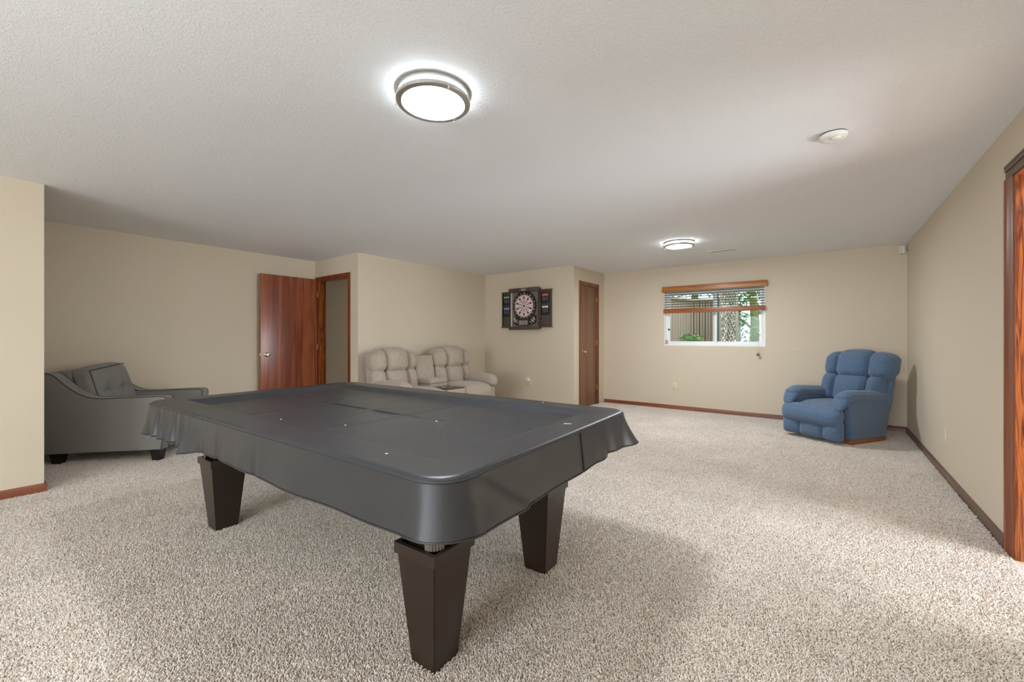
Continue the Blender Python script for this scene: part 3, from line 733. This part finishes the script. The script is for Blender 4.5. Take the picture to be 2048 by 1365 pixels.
def skirt(t, v):
    """offset outwards and drop of the hanging part; v 0 at the edge, 1 at the hem"""
    (x, y), n = rrect(t)
    o = .004+.014*v; drop = .160+.005*math.sin(t*37)
    a0, a1, a3 = cdist(t, 0), cdist(t, 1), cdist(t, 3)
    if n[1] < -.3:         # near long side: pleats toward the far (left) end
        wl = 1/(1+math.exp((x+.42)/.10))*min(1, max(0, (a3-.05)/.15))
        ph = (x+1.2)*2*PI/.135+.9*math.sin(x*8)
        o += wl*(.003+.010*v**.8)*(math.sin(ph)+.35*math.sin(2.3*ph+1))
        o += .030*v*bumpf(x, -.50, .075)-.018*v*bumpf(x, -.36, .05)-.010*v*bumpf(x, -.62, .04)
        o += .004*v*math.sin(x*14+1)
        o += -.006*v*bumpf(x, -.16, .02)-.006*v*bumpf(x, .20, .02)-.004*v*bumpf(x, .02, .05)
        drop += .018*bumpf(x, -.50, .10)
    if n[0] > .3:          # right short side
        o += .004*v*math.sin(y*16)-.016*v*bumpf(y, .40, .04)+.014*v*bumpf(y, .30, .06)
    if n[0] < -.3 or n[1] > .5:
        o += (.003+.010*v)*math.sin(t*2*PI*34)*min(1, max(0, abs(a3)-.1)*5)*min(1, max(0, abs(a1)-.15)*5)
    # corners: near right swells and ends in a slanting crease, far right stands off
    o += .034*v**1.2*bumpf(a0, 0, .17)
    cr = a0-(.10+.24*v); o += .017*v**.5/(1+math.exp(cr/.008))*(1 if a0 > -.1 else 0)*min(1, max(0, (a0+.1)/.1))
    o += .030*v*bumpf(a3, 0, .12); drop += .014*bumpf(a3, .05, .15)
    o += .080*v**1.3*bumpf(a1, .01, .075)
    drop -= .022*bumpf(a0, 0, .16)
    return o, drop
m = MB(); NN = 640
insets = [.69, .66, .6, .54, .48, .42, .37, .32, .285, .25, .23, .21, .195, .18, .165, .15, .135, .115, .095, .07, .05, .035, .022, .012, .004]
rows = []
for ins in insets:
    row = []
    for k in range(NN):
        (x, y), n = rrect(k/NN, ins); row.append((x+CX, y, top_z(x, y, ins)))
    rows.append(row)
for v in [.0, .04, .1, .18, .28, .38, .48, .58, .68, .78, .88, .96, 1.0]:
    row = []
    for k in range(NN):
        (x, y), n = rrect(k/NN); o, d = skirt(k/NN, v)
        row.append((x+n[0]*o+CX, y+n[1]*o, -.009-d*v))
    rows.append(row)
vs = [p for r in rows for p in r]; R_ = len(rows)
fs = [(i*NN+k, (i+1)*NN+k, (i+1)*NN+(k+1) % NN, i*NN+(k+1) % NN) for i in range(R_-1) for k in range(NN)]
fs.append(tuple(range(NN)))
m.raw(vs, fs)
cvm = m.build('cover_sheet', COVER, cv, ang=80)
sm = cvm.modifiers.new('thick', 'SOLIDIFY'); sm.thickness = .0022; sm.offset = -1
m = MB(); pts = []
for k in range(420):
    (x, y), n = rrect(k/420, 0); o, d = skirt(k/420, 0)
    ins_ = -.004+.010*(1 if n[1] < -.5 and x < .9 else 0)*max(0, min(1, (x+1.2)/.5))
    o, d = skirt(k/420, .02)
    pts.append((x+n[0]*(o+.0008)+CX, y+n[1]*(o+.0008), -.0125))
m.tube(pts, .0022, 6, closed=True); m.build('seam_cord', SEAM, cv)
def skpt(side_y, v, out=.002):
    # point on right short side at local y
    best = min((abs(rrect(k/2000)[0][1]-side_y), k) for k in range(2000) if rrect(k/2000)[1][0] > .9)[1]/2000
    (x, y), n = rrect(best); o, d = skirt(best, v); return (x+n[0]*(o+out)+CX, y+n[1]*(o+out), -.009-d*v)
m = MB(); m.tube([skpt(.105, v/12) for v in range(13)], .0032, 6); m.build('open_seam', SEAM, cv)
LINT = mat('white_lint', (228, 228, 224), .9)
for k, (x, y) in enumerate([(1.146, 0.171), (1.026, -0.208), (0.539, -0.019), (0.754, 0.615), (0.89, -0.586), (-0.11, -0.433), (0.272, -0.333)]):      # lint and dust flecks lying on the vinyl
    ins = min(HX-abs(x-CX), HY-abs(y)); a = k*1.7; l2 = (.016, .014, .006, .007, .005, .006, .005)[k]
    o = one('box', (-l2, -.0022, 0), (l2, .0022, .0016), .0007, seg=1).build('lint_fleck', LINT, cv, loc=(x, y, top_z(x, y, ins)-.0004)); o.rotation_euler = (0, 0, .5 if k < 2 else a)
m = MB(); pts = []
for k in range(420):
    (x, y), n = rrect(k/420); o, d = skirt(k/420, 1.); pts.append((x+n[0]*o+CX, y+n[1]*o, -.009-d))
m.tube(pts, .0026, 5, closed=True); m.build('hem', COVER, cv)

# ------------------------------------------------------------------ grey armchair in the alcove
ac = thing('armchair', 'charcoal grey tweed armchair with swooping arms and black legs', 'armchair', (-5.017, 1.143, 0), math.atan2(.71646, .69763))
armp = [(-.975, .838), (-.93, .838), (-.878, .823), (-.835, .786), (-.791, .742), (-.745, .702), (-.703, .67), (-.66, .643), (-.615, .622), (-.57, .607), (-.526, .600), (-.43, .598), (-.30, .601), (-.12, .607), (.02, .609), (.048, .600), (.056, .580), (.054, .50), (.030, .25), (.010, .104)]
armprof = armp+[(-.955, .094)]
Wd = .70; at = .115
for (wa, wb, nm) in ((0, at, 'arm'), (Wd-at, Wd, 'arm')):
    m = MB(); m.prism(armprof, wa, wb, axis=1, bev=.012); a = m.build('arm', GREYF, ac, ang=50)
    m = MB()
    for wy in (wa+.002, wb-.002):
        m.tube([(p[0]-.001, wy, p[1]-.002) for p in armp], .0042, 6)
    m.build('piping', GREYPIPE, a)
m = MB(); m.cushion((-.975, at, .10), (-.80, Wd-at, .845), .04, (.0, 0, .01)); m.build('back_frame', GREYF, ac)
m = MB(); m.box((-.80, at, .10), (-.01, Wd-at, .29), .012); m.build('front_rail', GREYF, ac)
m = MB(); m.cushion((-.72, at+.004, .285), (.05, Wd-at-.004, .46), .05, (.02, 0, .022)); m.build('seat_cushion', GREYF, ac)
def lean(P):
    # lean the cushion backwards as it rises and dimple the tufts
    x, y, z = P
    x2 = x-.34*(z-.45)
    if x > -.56:
        for (ty, tz) in ((at+.15, .67), (Wd-at-.15, .67)):
            d2 = ((y-ty)/.055)**2+((z-tz)/.055)**2; x2 -= .032*math.exp(-d2)
            x2 -= .010*math.exp(-((y-ty)/.016)**2)*math.exp(-((z-tz)/.12)**2)
        x2 -= .014*math.exp(-((z-.67)/.015)**2)
    return (x2, y, z-.05*max(0, (z-.45)/.45)*max(0, 1-(y-at)/.45))
m = MB(); m.cushion((-.70, at-.0, .44), (-.52, Wd-at+.0, .905), .055, (.035, .012, .012), n=26, fn=lean)
bc = m.build('back_cushion', GREYF, ac, ang=60)
m = MB()
e = [lean((-.528, at+.022, .885)), lean((-.528, at+.012, .66)), lean((-.528, at+.012, .47))]
m.tube([lean((-.530, at+.02+(Wd-2*at-.04)*k/10, .895)) for k in range(11)], .004, 6); m.tube(e, .004, 6)
m.build('piping', GREYPIPE, bc)
lg = None
for (x, y) in ((-.045, .055), (-.045, Wd-.055), (-.865, .055), (-.865, Wd-.055)):
    if lg is None:
        m = MB(); a, b = .030, .046
        m.raw([(-a, -a, FZ), (a, -a, FZ), (a, a, FZ), (-a, a, FZ), (-b, -b, .102), (b, -b, .102), (b, b, .102), (-b, b, .102)], [(3, 2, 1, 0), (0, 1, 5, 4), (1, 2, 6, 5), (2, 3, 7, 6), (3, 0, 4, 7), (4, 5, 6, 7)])
        lg = m.build('leg', LEGB, ac); lg.location = (x, y, 0)
    else: share(lg, 'leg', ac, (x, y, 0))

# ------------------------------------------------------------------ soft reclining seats
def back_rows(parent, mt, x0, x1, zs, fn, depth, front=-1, y0=0, name='back_pillow'):
    pass
# taupe reclining loveseat: local x out of the wall, y along it
ls = thing('reclining_loveseat', 'taupe chenille reclining loveseat with a centre console under the dartboard wall', 'loveseat', (XL+.05, 3.235, 0))
def lsback(ya, yb):
    def fn(P):
        x, y, z = P; return (x-.16*(z-.45), y, z)
    m = MB(); m.cushion((.16, ya+.02, .20), (.27, yb-.02, .97), .04, (.01, 0, 0), fn=fn); m.build('back_shell', TAUPE, ls)
    w_ = yb-ya
    cols = [(ya, ya+w_*.30), (ya+w_*.27, ya+w_*.76), (ya+w_*.73, yb)]
    for i, (a, b) in enumerate(cols):
        e = .0 if i == 1 else -.02
        def fh(P, i=i, a=a, b=b):
            x, y, z = P
            t = (y-(ya+yb)/2)/(w_/2); z2 = z-.05*max(0, z-.85)/.17*t*t*1.5
            return fn((x-.03*t*t, y, z2))
        m = MB(); m.cushion((.20, a, .715), (.47+e, b, 1.03+e*.6), .085, (.035, .0, .01), n=12, fn=fh); m.build('head_pillow', TAUPE, ls)
        m = MB(); m.cushion((.22, a+.01, .40), (.42+e, b-.01, .745), .07, (.045, .0, .0), n=12, fn=fn); m.build('back_pillow', TAUPE, ls)
lsback(.0, .735); lsback(1.10, 1.835)
for (a, b) in ((.0, .185), (1.655, 1.84)):
    m = MB()
    m.box((.14, a+.018, .06), (.90, b-.018, .47), .025)
    arm = m.build('arm', TAUPE, ls)
    def fa(P, a=a, b=b):
        x, y, z = P
        if x > .84: z -= 2.2*(x-.84)**2
        return (x, y, z)
    m = MB(); m.cushion((.20, a-.005, .43), (.955, b+.005, .60), .07, (.01, .008, .012), n=12, fn=fa); m.build('arm_pad', TAUPE, arm)
for (a, b) in ((.175, .735), (1.10, 1.665)):
    def fs_(P):
        x, y, z = P; return (x, y, z-.02*max(0, (x-.7)/.3))
    m = MB(); m.cushion((.36, a, .27), (.99, b, .485), .085, (.03, 0, .02), n=12, fn=fs_); m.build('seat_cushion', TAUPE, ls)
    m = MB(); m.cushion((.80, a+.005, .07), (.965, b-.005, .30), .05, (.03, 0, 0), n=10); m.build('footrest', TAUPE, ls)
    one('box', (.16, a, .05), (.82, b, .28), .01).build('seat_base', TAUPE, ls)
# console between the seats
m = MB(); m.box((.12, .74, .05), (.95, 1.095, .455), .018); con = m.build('console', TAUPE, ls)
m = MB(); m.cushion((.26, .742, .44), (.36, 1.093, .90), .03, (.012, 0, .004), fn=lambda P: (P[0]-.18*(P[2]-.45), P[1], P[2])); m.build('console_back', TAUPE, ls)
m = MB(); m.cushion((.30, .745, .50), (.60, 1.09, .572), .03, (.006, 0, .008)); m.build('console_lid', TAUPE, con)
one('box', (.32, .752, .45), (.59, 1.083, .505), .006).build('lid_base', TAUPE, con)
WALT = wood('walnut_tray', (58, 42, 34), (90, 70, 58), axis=1, rough=.25)
one('box', (.615, .752, .453), (.945, 1.083, .468), .004).build('cupholder_tray', WALT, con)
for y in (.83, 1.005):
    one('lathe', [(.030, .4690), (.043, .4685), (.044, .474), (.038, .474), (.036, .4695)], 24, M=Matrix.Translation((.79, y, 0))).build('cup_ring', NICK, con)
    one('lathe', [(0, .4688), (.036, .4688), (.036, .4700), (0, .4700)], 24, M=Matrix.Translation((.79, y, 0))).build('cup_well', BLACK, con)
for (x, y) in ((.22, .08), (.22, 1.76), (.84, .08), (.84, 1.76)):
    one('box', (x-.03, y-.03, FZ), (x+.03, y+.03, .062), .004).build('foot', BLACK, ls)

# blue rocker recliner in the corner: local x to its right hand neighbour side, y backwards
br = thing('recliner', 'slate blue chenille rocker recliner in the far right corner', 'recliner', (.214, 5.761, 0), math.atan2(.539, -.8425))
# local axes: +x = across (image left), -y... rotation maps +x to w; +y then points toward the viewer, so depth = -y
RW = .675
def bf(P): return P
def dlean(P):
    # P given as (x, depth, z); recline and flip depth to local -y
    x, d, z = P
    return (x, -(d+.24*max(0, z-.42)), z)
def flip(P): return (P[0], -P[1], P[2])
def cush(name, a, b, r, puff, fn, n=12, parent=br, mt=BLUEF):
    m = MB(); m.cushion(a, b, r, puff, n=n, fn=fn)
    bmesh.ops.reverse_faces(m.bm, faces=list(m.bm.faces))
    return m.build(name, mt, parent, ang=60)
bodyprof = [(0.02, .055), (.575, .055), (.60, .10), (.72, .47), (-.05, .47), (-.03, .40)]
for (a, b) in ((0.0, .115), (RW-.115, RW)):
    m = MB(); m.prism([(-p[0], p[1]) for p in bodyprof], a, b, axis=0, bev=.012)
    # prism axis 0 gives (a, p0, p1): x, y, z
    arm = m.build('arm', BLUEF, br, ang=50)
    def fa(P):
        x, d, z = P
        if d < .03: z -= 4.5*(.03-d)**2
        z -= .06*max(0, d)
        return (x, -d, z)
    cush('arm_pad', (a-.016, -.135, .462), (b+.016, .70, .583), .056, (.006, .006, .012), fa, parent=arm)
    cush('arm_front', (a-.004, -.10, .41), (b+.004, -.02, .55), .035, (.008, 0, 0), flip, parent=arm)
def bl_back(P):
    return dlean(P)
cush('back_shell', (-.02, .58, .40), (RW-.02, .69, .97), .04, (0, .01, 0), dlean)
bw0, bw1 = -.065, .655
cols = [(bw0, bw0+.235), (bw0+.205, bw0+.56), (bw0+.53, bw1)]
for i, (a, b) in enumerate(cols):
    e = 0 if i == 1 else .02
    def fh(P, i=i):
        x, d, z = P; t = (x-(bw0+bw1)/2)/((bw1-bw0)/2)
        z -= .05*max(0, (z-.85)/.16)*t*t; d += .035*t*t
        return dlean((x, d, z))
    cush('head_pillow', (a, .40+e, .70), (b, .66, 1.015-e*.5), .085, (0, .03, .012), fh, n=14)
    cush('back_pillow', (max(a, .0)+.008, .41+e, .40), (min(b, .66)-.008, .62, .735), .075, (0, .04, 0), dlean, n=14)
def fseat(P):
    x, d, z = P
    if d < .05: z -= .25*(.05-d)
    return (x, -d, z)
cush('seat_cushion', (.10, -.15, .245), (RW-.10, .50, .425), .08, (.0, .02, .012), fseat, n=14)
cush('seat_front', (.02, -.19, .245), (RW+.005, -.03, .435), .075, (.0, .02, .004), fseat, n=14)
for (a, b) in ((.025, .22), (.205, .475), (.46, RW+.0)):
    cush('footrest_pad', (a, -.150, .035), (b, -.045, .262), .045, (0, .022, .0), flip)
m = MB(); m.box((.10, -.52, .06), (RW-.10, .02, .27), .01); m.build('seat_base', BLUEF, br)
for x in (.02, RW-.10):
    m = MB(); m.prism([(-.04, FZ), (-.02, .05), (-.62, .05), (-.635, .035), (-.60, FZ)], x, x+.06, axis=0); m.build('base_runner', BASEW, br)
one('box', (.08, -.16, FZ+.002), (RW-.10, -.10, .045), .003).build('base_crosspiece', BASEW, br)

# ------------------------------------------------------------------ dartboard cabinet
dbx, dbz = -4.137, 1.66
dc = thing('dartboard_cabinet', 'dark wooden dartboard cabinet hanging open on the wall above the loveseat', 'dartboard', (dbx, YD, dbz))
# local: x along wall, y out of the wall is negative, z up
hw, z0, z1 = .298, -.340, .345
m = MB(); D = .085
m.box((-hw, -D, z0), (-hw+.02, 0, z1)); m.box((hw-.02, -D, z0), (hw, 0, z1)); m.box((-hw+.02, -D, z0), (hw-.02, 0, z0+.02)); m.box((-hw+.02, -D, z1-.02), (hw-.02, 0, z1)); m.box((-hw+.02, -.045, z0+.02), (hw-.02, 0, z1-.02))
m.build('cabinet_box', DARKW, dc)
one('box', (-hw-.018, -D-.02, z1-.055), (hw+.018, -D+.001, z1+.012), .005).build('top_moulding', DARKW, dc)
one('box', (-hw-.018, -D-.02, z0-.02), (hw+.018, -D+.001, z0+.035), .005).build('bottom_moulding', DARKW, dc)
one('box', (-hw+.02, -.052, z0+.035), (hw-.02, -.045, z1-.055)).build('back_panel', CABG, dc)
one('box', (-hw+.020, -D+.001, z0+.036), (-hw+.027, -.052, z1-.056)).build('light_strip', mat('white_edge_strip', (236, 232, 222), .5), dc)
# badge with an embossed mark
bd = one('lathe', [(0, 0), (.052, 0), (.05, .004), (0, .006)], 28, M=Matrix.Translation((0, -D-.02, z1-.02)) @ Matrix.Rotation(PI/2, 4, 'X') @ Matrix.Diagonal((1, .36, 1, 1))).build('badge', SILV, dc)
m = MB()
for k in range(5): m.box((-.030+k*.013, -D-.0275, z1-.027), (-.024+k*.013, -D-.0255, z1-.013))
m.build('badge_mark', GREYP, bd)
# electronic board
zb = .047
m = MB()
out = []
for k in range(41):
    a = math.radians(-38)+k/40*math.radians(256); out.append((.237*math.cos(a)*1.0, zb+.262*math.sin(a)))
out += [(-.235, -.20), (-.225, -.255), (-.17, -.283), (0, -.292), (.06, -.290), (.20, -.262), (.235, -.245), (.235, -.115)]
m.prism(out, -.078, -.052, axis=1, bev=.004); bdm = m.build('board_housing', DBLACK, dc)
one('box', (-.105, -.0795, -.277), (.075, -.0775, -.198), .003).build('score_panel', DGREY, dc)
m = MB()
for k in range(3): m.box((-.062, -.0805, -.262+.024*k), (.068, -.0793, -.246+.024*k))
m.build('score_window', mat('lcd_grey', (128, 126, 112), .3), dc)
m = MB(); rnd = random.Random(2)
for s in (-1, 1):
    for k in range(4):
        x = s*(.14+.022*k); z = -.235+.012*k
        M = Matrix.Translation((x, -.0785, z+.02*(k % 2))) @ Matrix.Rotation(s*-.75, 4, 'Y')
        m.box((-.004, -.0012, -.026), (.004, .0012, .026), 0, M=M)
    for k in range(3):
        M = Matrix.Translation((s*(.205-.012*k), -.0785, -.16-.028*k)) @ Matrix.Rotation(s*-.75, 4, 'Y')
        m.box((-.0025, -.0012, -.03), (.0025, .0012, .03), 0, M=M)
x = m.build('printed_stripes', DWHITE, dc); x['kind'] = 'stuff'
M = Matrix.Translation((.178, -.0785, -.168)) @ Matrix.Rotation(-.75, 4, 'Y'); m = MB(); m.box((-.012, -.0012, -.022), (.012, .0012, .022), 0, M=M); m.build('red_print', DRED, dc)
# scoring face: rings and twenty sectors in real segments
def ring(m, r0, r1, a0, a1, y0, y1, gap=.0012):
    n = 3; V = []; ga = gap/((r0+r1)/2+.004)
    for (r, y) in ((r0+gap/2, y1), (r1-gap/2, y1), (r1-gap/2, y0), (r0+gap/2, y0)):
        for k in range(n+1):
            a = a0+ga/2+(a1-a0-ga)*k/n; V.append((r*math.sin(a), y, zb+r*math.cos(a)))
    F = []
    for j in range(4):
        jn = (j+1) % 4
        for k in range(n): F.append((j*(n+1)+k, j*(n+1)+k+1, jn*(n+1)+k+1, jn*(n+1)+k))
    F += [(0, n+1, 2*(n+1), 3*(n+1)), (n, 2*n+1, 3*n+2, 4*n+3)[::-1]]
    m.raw(V, F)
pl_ = one('lathe', [(0, -.002), (.187, -.002), (.190, 0), (.190, .004), (0, .004)], 64, M=Matrix.Translation((0, -.080, zb)) @ Matrix.Rotation(PI/2, 4, 'X')).build('target_disc', DCREAM, dc)
m = MB()
for k in range(20):
    a0 = (k-.5)*PI/10; a1 = (k+.5)*PI/10; even = k % 2 == 0
    for (r0, r1, mi) in ((.168, .180, 0 if even else 2), (.115, .167, 0 if even else 1), (.103, .114, 0 if even else 2), (.024, .102, 0 if even else 1)):
        m.mi = mi
        if even and r0 == .115: ring(m, .122, .160, a0+.045, a1-.045, -.083, -.0862)
        elif even and r0 == .024: ring(m, .030, .098, a0+.07, a1-.07, -.083, -.0862)
        elif even and r0 == .168: m.mi = 0; ring(m, .171, .178, a0+.02, a1-.02, -.083, -.0862)
        elif even: m.mi = 0; ring(m, .105, .112, a0+.03, a1-.03, -.083, -.0862)
        elif mi == 1: ring(m, r0, r1, a0, a1, -.083, -.0855)
        else: m.mi = 2; ring(m, r0+.002, r1-.001, a0+.03, a1-.03, -.083, -.0862)
sg = m.build('scoring_segments', [DBLACK, DCREAM, DRED], pl_); sg['kind'] = 'stuff'
one('lathe', [(0, 0), (.018, 0), (.018, .006), (.008, .007), (0, .007)], 20, M=Matrix.Translation((0, -.082, zb)) @ Matrix.Rotation(PI/2, 4, 'X')).build('bullseye', DBLACK, pl_)
for k, n in enumerate([20, 1, 18, 4, 13, 6, 10, 15, 2, 17, 3, 19, 7, 16, 8, 11, 14, 9, 12, 5]):
    cu = bpy.data.curves.new('number', 'FONT'); cu.body = str(n); cu.size = .034; cu.extrude = .0006; cu.align_x = 'CENTER'; cu.align_y = 'CENTER'; cu.resolution_u = 2
    tmp = bpy.data.objects.new('tmp', cu); C.objects.link(tmp); dg = bpy.context.evaluated_depsgraph_get()
    me = bpy.data.meshes.new_from_object(tmp.evaluated_get(dg)); me.materials.clear(); me.materials.append(DWHITE)
    bpy.data.objects.remove(tmp)
    a = k*PI/10
    o = bpy.data.objects.new('number', me); C.objects.link(o); o.parent = bdm
    o.location = (.213*math.sin(a), -.0785, zb+.213*math.cos(a)); o.rotation_euler = (PI/2, 0, 0)
# side wings with dart racks
for s in (-1, 1):
    x0, x1 = (hw+.002, hw+.218) if s > 0 else (-hw-.205, -hw-.002)
    zt, zl = z1-.045, z0+.03
    m = MB(); m.box((x0, -.028, zl), (x1, -.006, zt), .002)
    m.box((x0, -.055, zl), (x0+.016, -.028, zt)); m.box((x1-.016, -.055, zl), (x1, -.028, zt)); m.box((x0+.016, -.055, zl), (x1-.016, -.028, zl+.016)); m.box((x0+.016, -.055, zt-.016), (x1-.016, -.028, zt))
    m.box((x0+.016, -.040, zl+.016), (x1-.016, -.028, zl+.19), .002)
    dr = m.build('cabinet_door', DARKW, dc)
    one('box', (x0-.004*(s < 0)*4, -.062, zt-.002), (x1+.016*(s > 0), -.004, zt+.012), .003).build('door_moulding', DARKW, dr)
    one('box', (x0-.016*(s < 0), -.062, zl-.012), (x1+.016*(s > 0), -.004, zl+.002), .003).build('door_moulding', DARKW, dr)
    for zz in (zt-.225, zt-.425):
        one('box', (x0+.020, -.0345, zz), (x1-.020, -.028, zz+.175), .002).build('dart_rack', BLACK, dr)
        one('box', (x0+.030, -.050, zz+.075), (x1-.030, -.0345, zz+.085), .002).build('dart_holder', BLACK, dr)
    one('lathe', [(0, 0), (.006, 0), (.009, .012), (.006, .018), (0, .019)], 14, M=Matrix.Translation((x0+.03 if s > 0 else x1-.03, -.040, zl+.12)) @ Matrix.Rotation(PI/2, 4, 'X')).build('door_knob', BLACK, dr)
# twelve darts, three to a rack
def dart(loc, mt, label, group):
    t = thing('dart', label, 'dart', loc, 0, group)
    one('lathe', [(0, -.075), (.0012, -.070), (.0012, -.045), (.0034, -.042), (.0034, .0), (.002, .004), (.002, .035), (0, .035)], 10).build('barrel', NICK, t)
    m = MB()
    for k in range(4):
        M = Matrix.Rotation(k*PI/2+.6, 4, 'Z')
        m.prism([(.001, .026), (.016, .036), (.019, .052), (.014, .064), (.001, .062)], -.0009, .0009, axis=1, M=M)
    m.build('flight', mt, t)
FL = {'teal': mat('teal_flight', (96, 186, 170), .4), 'red': mat('coral_red_flight', (236, 110, 112), .4), 'blue': mat('periwinkle_flight', (136, 150, 232), .4), 'white': mat('white_flight', (222, 222, 222), .4)}
zt = z1-.045
for (col, s, row, where) in (('teal', -1, 0, 'upper left'), ('blue', -1, 1, 'lower left'), ('red', 1, 0, 'upper right'), ('white', 1, 1, 'lower right')):
    xc = dbx+(hw+.110 if s > 0 else -hw-.100)
    zz = dbz+zt-(.225, .425)[row]+.095
    for k in range(3):
        dart((xc+(k-1)*.040, YD-.0475-.006, zz), FL[col], 'dart with %s flight in the dartboard cabinet\'s %s rack, %s of three' % (col, where, ('left', 'middle', 'right')[k]), 'darts in the cabinet racks')

# ------------------------------------------------------------------ ceiling lamps and fittings
def lamp(loc, label, rz, watts):
    t = thing('ceiling_light', label, 'ceiling light', loc, rz, 'round flush ceiling lights')
    one('lathe', [(0, 0), (.169, 0), (.171, -.003), (.171, -.017), (.167, -.020), (.150, -.020), (0, -.020)], 64).build('mounting_pan', NICK, t)
    one('lathe', [(.162, -.0202), (.163, -.022), (.163, -.040), (.154, -.0505), (.120, -.0525), (.06, -.0535), (0, -.054)], 64).build('diffuser', DIFF, t)
    one('lathe', [(.1645, -.036), (.171, -.036), (.173, -.038), (.173, -.050), (.170, -.0535), (.1475, -.0555), (.1465, -.0535), (.1645, -.0475), (.1645, -.036)], 64).build('trim_ring', NICK, t)
    for k in range(3):
        a = k*2*PI/3
        M = Matrix.Translation((.1735*math.cos(a), .1735*math.sin(a), 0))
        one('lathe', [(.0022, -.018), (.0022, -.056), (.0042, -.057), (.0042, -.062), (0, -.064)], 10, M=M).build('post', NICK, t)
    l = bpy.data.lights.new('lamp_disc', 'AREA'); l.shape = 'DISK'; l.size = .30; l.energy = watts; l.color = (.95, .98, 1.02)
    lo = bpy.data.objects.new('lamp_disc', l); C.objects.link(lo); lo.parent = t; lo.location = (0, 0, -.057)
    return t
lamp((-1.488, 1.356, H), 'round flush ceiling light with nickel rings above the pool table', -.35, DOWN)
lamp((-1.43, 5.262, H), 'round flush ceiling light with nickel rings near the window', .9, DOWN2)
lamp((-1.45, -2.1, H), 'round flush ceiling light with nickel rings added unseen behind the photographer', .3, DOWN3)  # extra lamp added out of view to brighten the room

sd = thing('smoke_detector', 'white round smoke detector on the ceiling near the right wall', 'smoke detector', (.030, 3.0, H))
one('lathe', [(0, 0), (.064, 0), (.064, -.006), (0, -.006)], 40).build('base', GREYP, sd)
one('lathe', [(0, -.006), (.066, -.006), (.067, -.012), (.064, -.024), (.050, -.032), (.034, -.034), (0, -.034)], 40).build('cover', WHITEP, sd)
one('lathe', [(.022, -.0342), (.021, -.041), (.016, -.044), (0, -.0445)], 24, M=Matrix.Translation((.012, -.03, 0))).build('test_button', WHITEP, sd)
vt = thing('ceiling_vent', 'white slotted air vent in the ceiling near the window', 'vent', (-1.10, 6.10, H))
m = MB(); m.box((-.175, -.06, -.006), (.175, .06, -.0005), .002); m.build('vent_plate', WHITEP, vt)
m = MB(); m.box((-.15, -.036, -.0068), (-.006, .036, -.0062)); m.box((.006, -.036, -.0068), (.15, .036, -.0062)); m.build('vent_opening', GREYP, vt)
v0 = None
for k in range(10):
    x = -.138+k*.0145 if k < 9 else None
for s in (0, 1):
    for k in range(9):
        x = (-.142 if s == 0 else .014)+k*.0158
        if v0 is None: v0 = one('box', (-.0045, -.036, -.009), (.0045, .036, -.0066)).build('vent_blade', WHITEP, vt); o = v0
        else: o = share(v0, 'vent_blade', vt)
        o.location = (x, 0, 0)
ms = thing('motion_sensor', 'white motion sensor high in the far right corner', 'sensor', (.752, 6.99, 2.243), math.radians(-42))
m = MB(); m.prism([(-.032, -.045), (-.030, .045), (.030, .045), (.032, -.045)], -.028, 0, axis=1, bev=.006); m.build('housing', WHITEP, ms)
one('box', (-.018, -.031, -.03), (.018, -.0275, -.002), .003).build('lens', IVORY, ms)
one('lathe', [(0, 0), (.004, 0), (.004, .002), (0, .002)], 12, M=Matrix.Translation((0, -.028, .022)) @ Matrix.Rotation(PI/2, 4, 'X')).build('indicator', GREYP, ms)
one('box', (-.012, -.001, -.02), (.012, .040, .02), .002).build('bracket', WHITEP, ms)

def outlet(name, label, loc, rz, mt):
    t = thing(name, label, 'outlet', loc, rz)
    one('box', (-.036, -.006, -.058), (.036, 0, .058), .003).build('cover_plate', mt, t)
    for z in (-.02, .02):
        r = one('box', (-.017, -.0085, z-.014), (.017, -.0055, z+.014), .003).build('socket', mt, t)
        m = MB(); m.box((-.008, -.009, z-.005), (-.005, -.0084, z+.006)); m.box((.005, -.009, z-.005), (.008, -.0084, z+.006)); m.box((-.002, -.009, z-.011), (.002, -.0084, z-.008)); m.build('slot', GREYP, r)
    one('lathe', [(0, 0), (.003, 0), (.002, .001), (0, .001)], 10, M=Matrix.Translation((0, -.006, 0)) @ Matrix.Rotation(PI/2, 4, 'X')).build('screw', mt, t)
    return t
outlet('wall_outlet', 'ivory wall outlet low on the back wall below the window', (-1.978, YB-.008, .379), 0, IVORY)
outlet('wall_outlet', 'ivory wall outlet on the right wall beside the doorway', (XR, 4.955, .345), PI/2*-1, IVORY)
outlet('wall_outlet', 'ivory wall outlet behind the plug-in below the dartboard', (-4.085, YD, .405), 0, IVORY)
af = thing('plug_in_freshener', 'white round plug-in air freshener in the outlet below the dartboard', 'air freshener', (-4.085, YD-.009, .44))
one('lathe', [(0, 0), (.026, 0), (.030, .012), (.038, .020), (.041, .034), (.036, .046), (.020, .052), (0, .052)], 32, M=Matrix.Rotation(PI/2, 4, 'X')).build('body', WHITEP, af)
one('lathe', [(.0, .0), (.018, 0), (.016, .004), (0, .005)], 24, M=Matrix.Translation((0, -.0515, 0)) @ Matrix.Rotation(PI/2, 4, 'X')).build('grille', mat('light_grey_plastic', (205, 206, 206), .4), af)
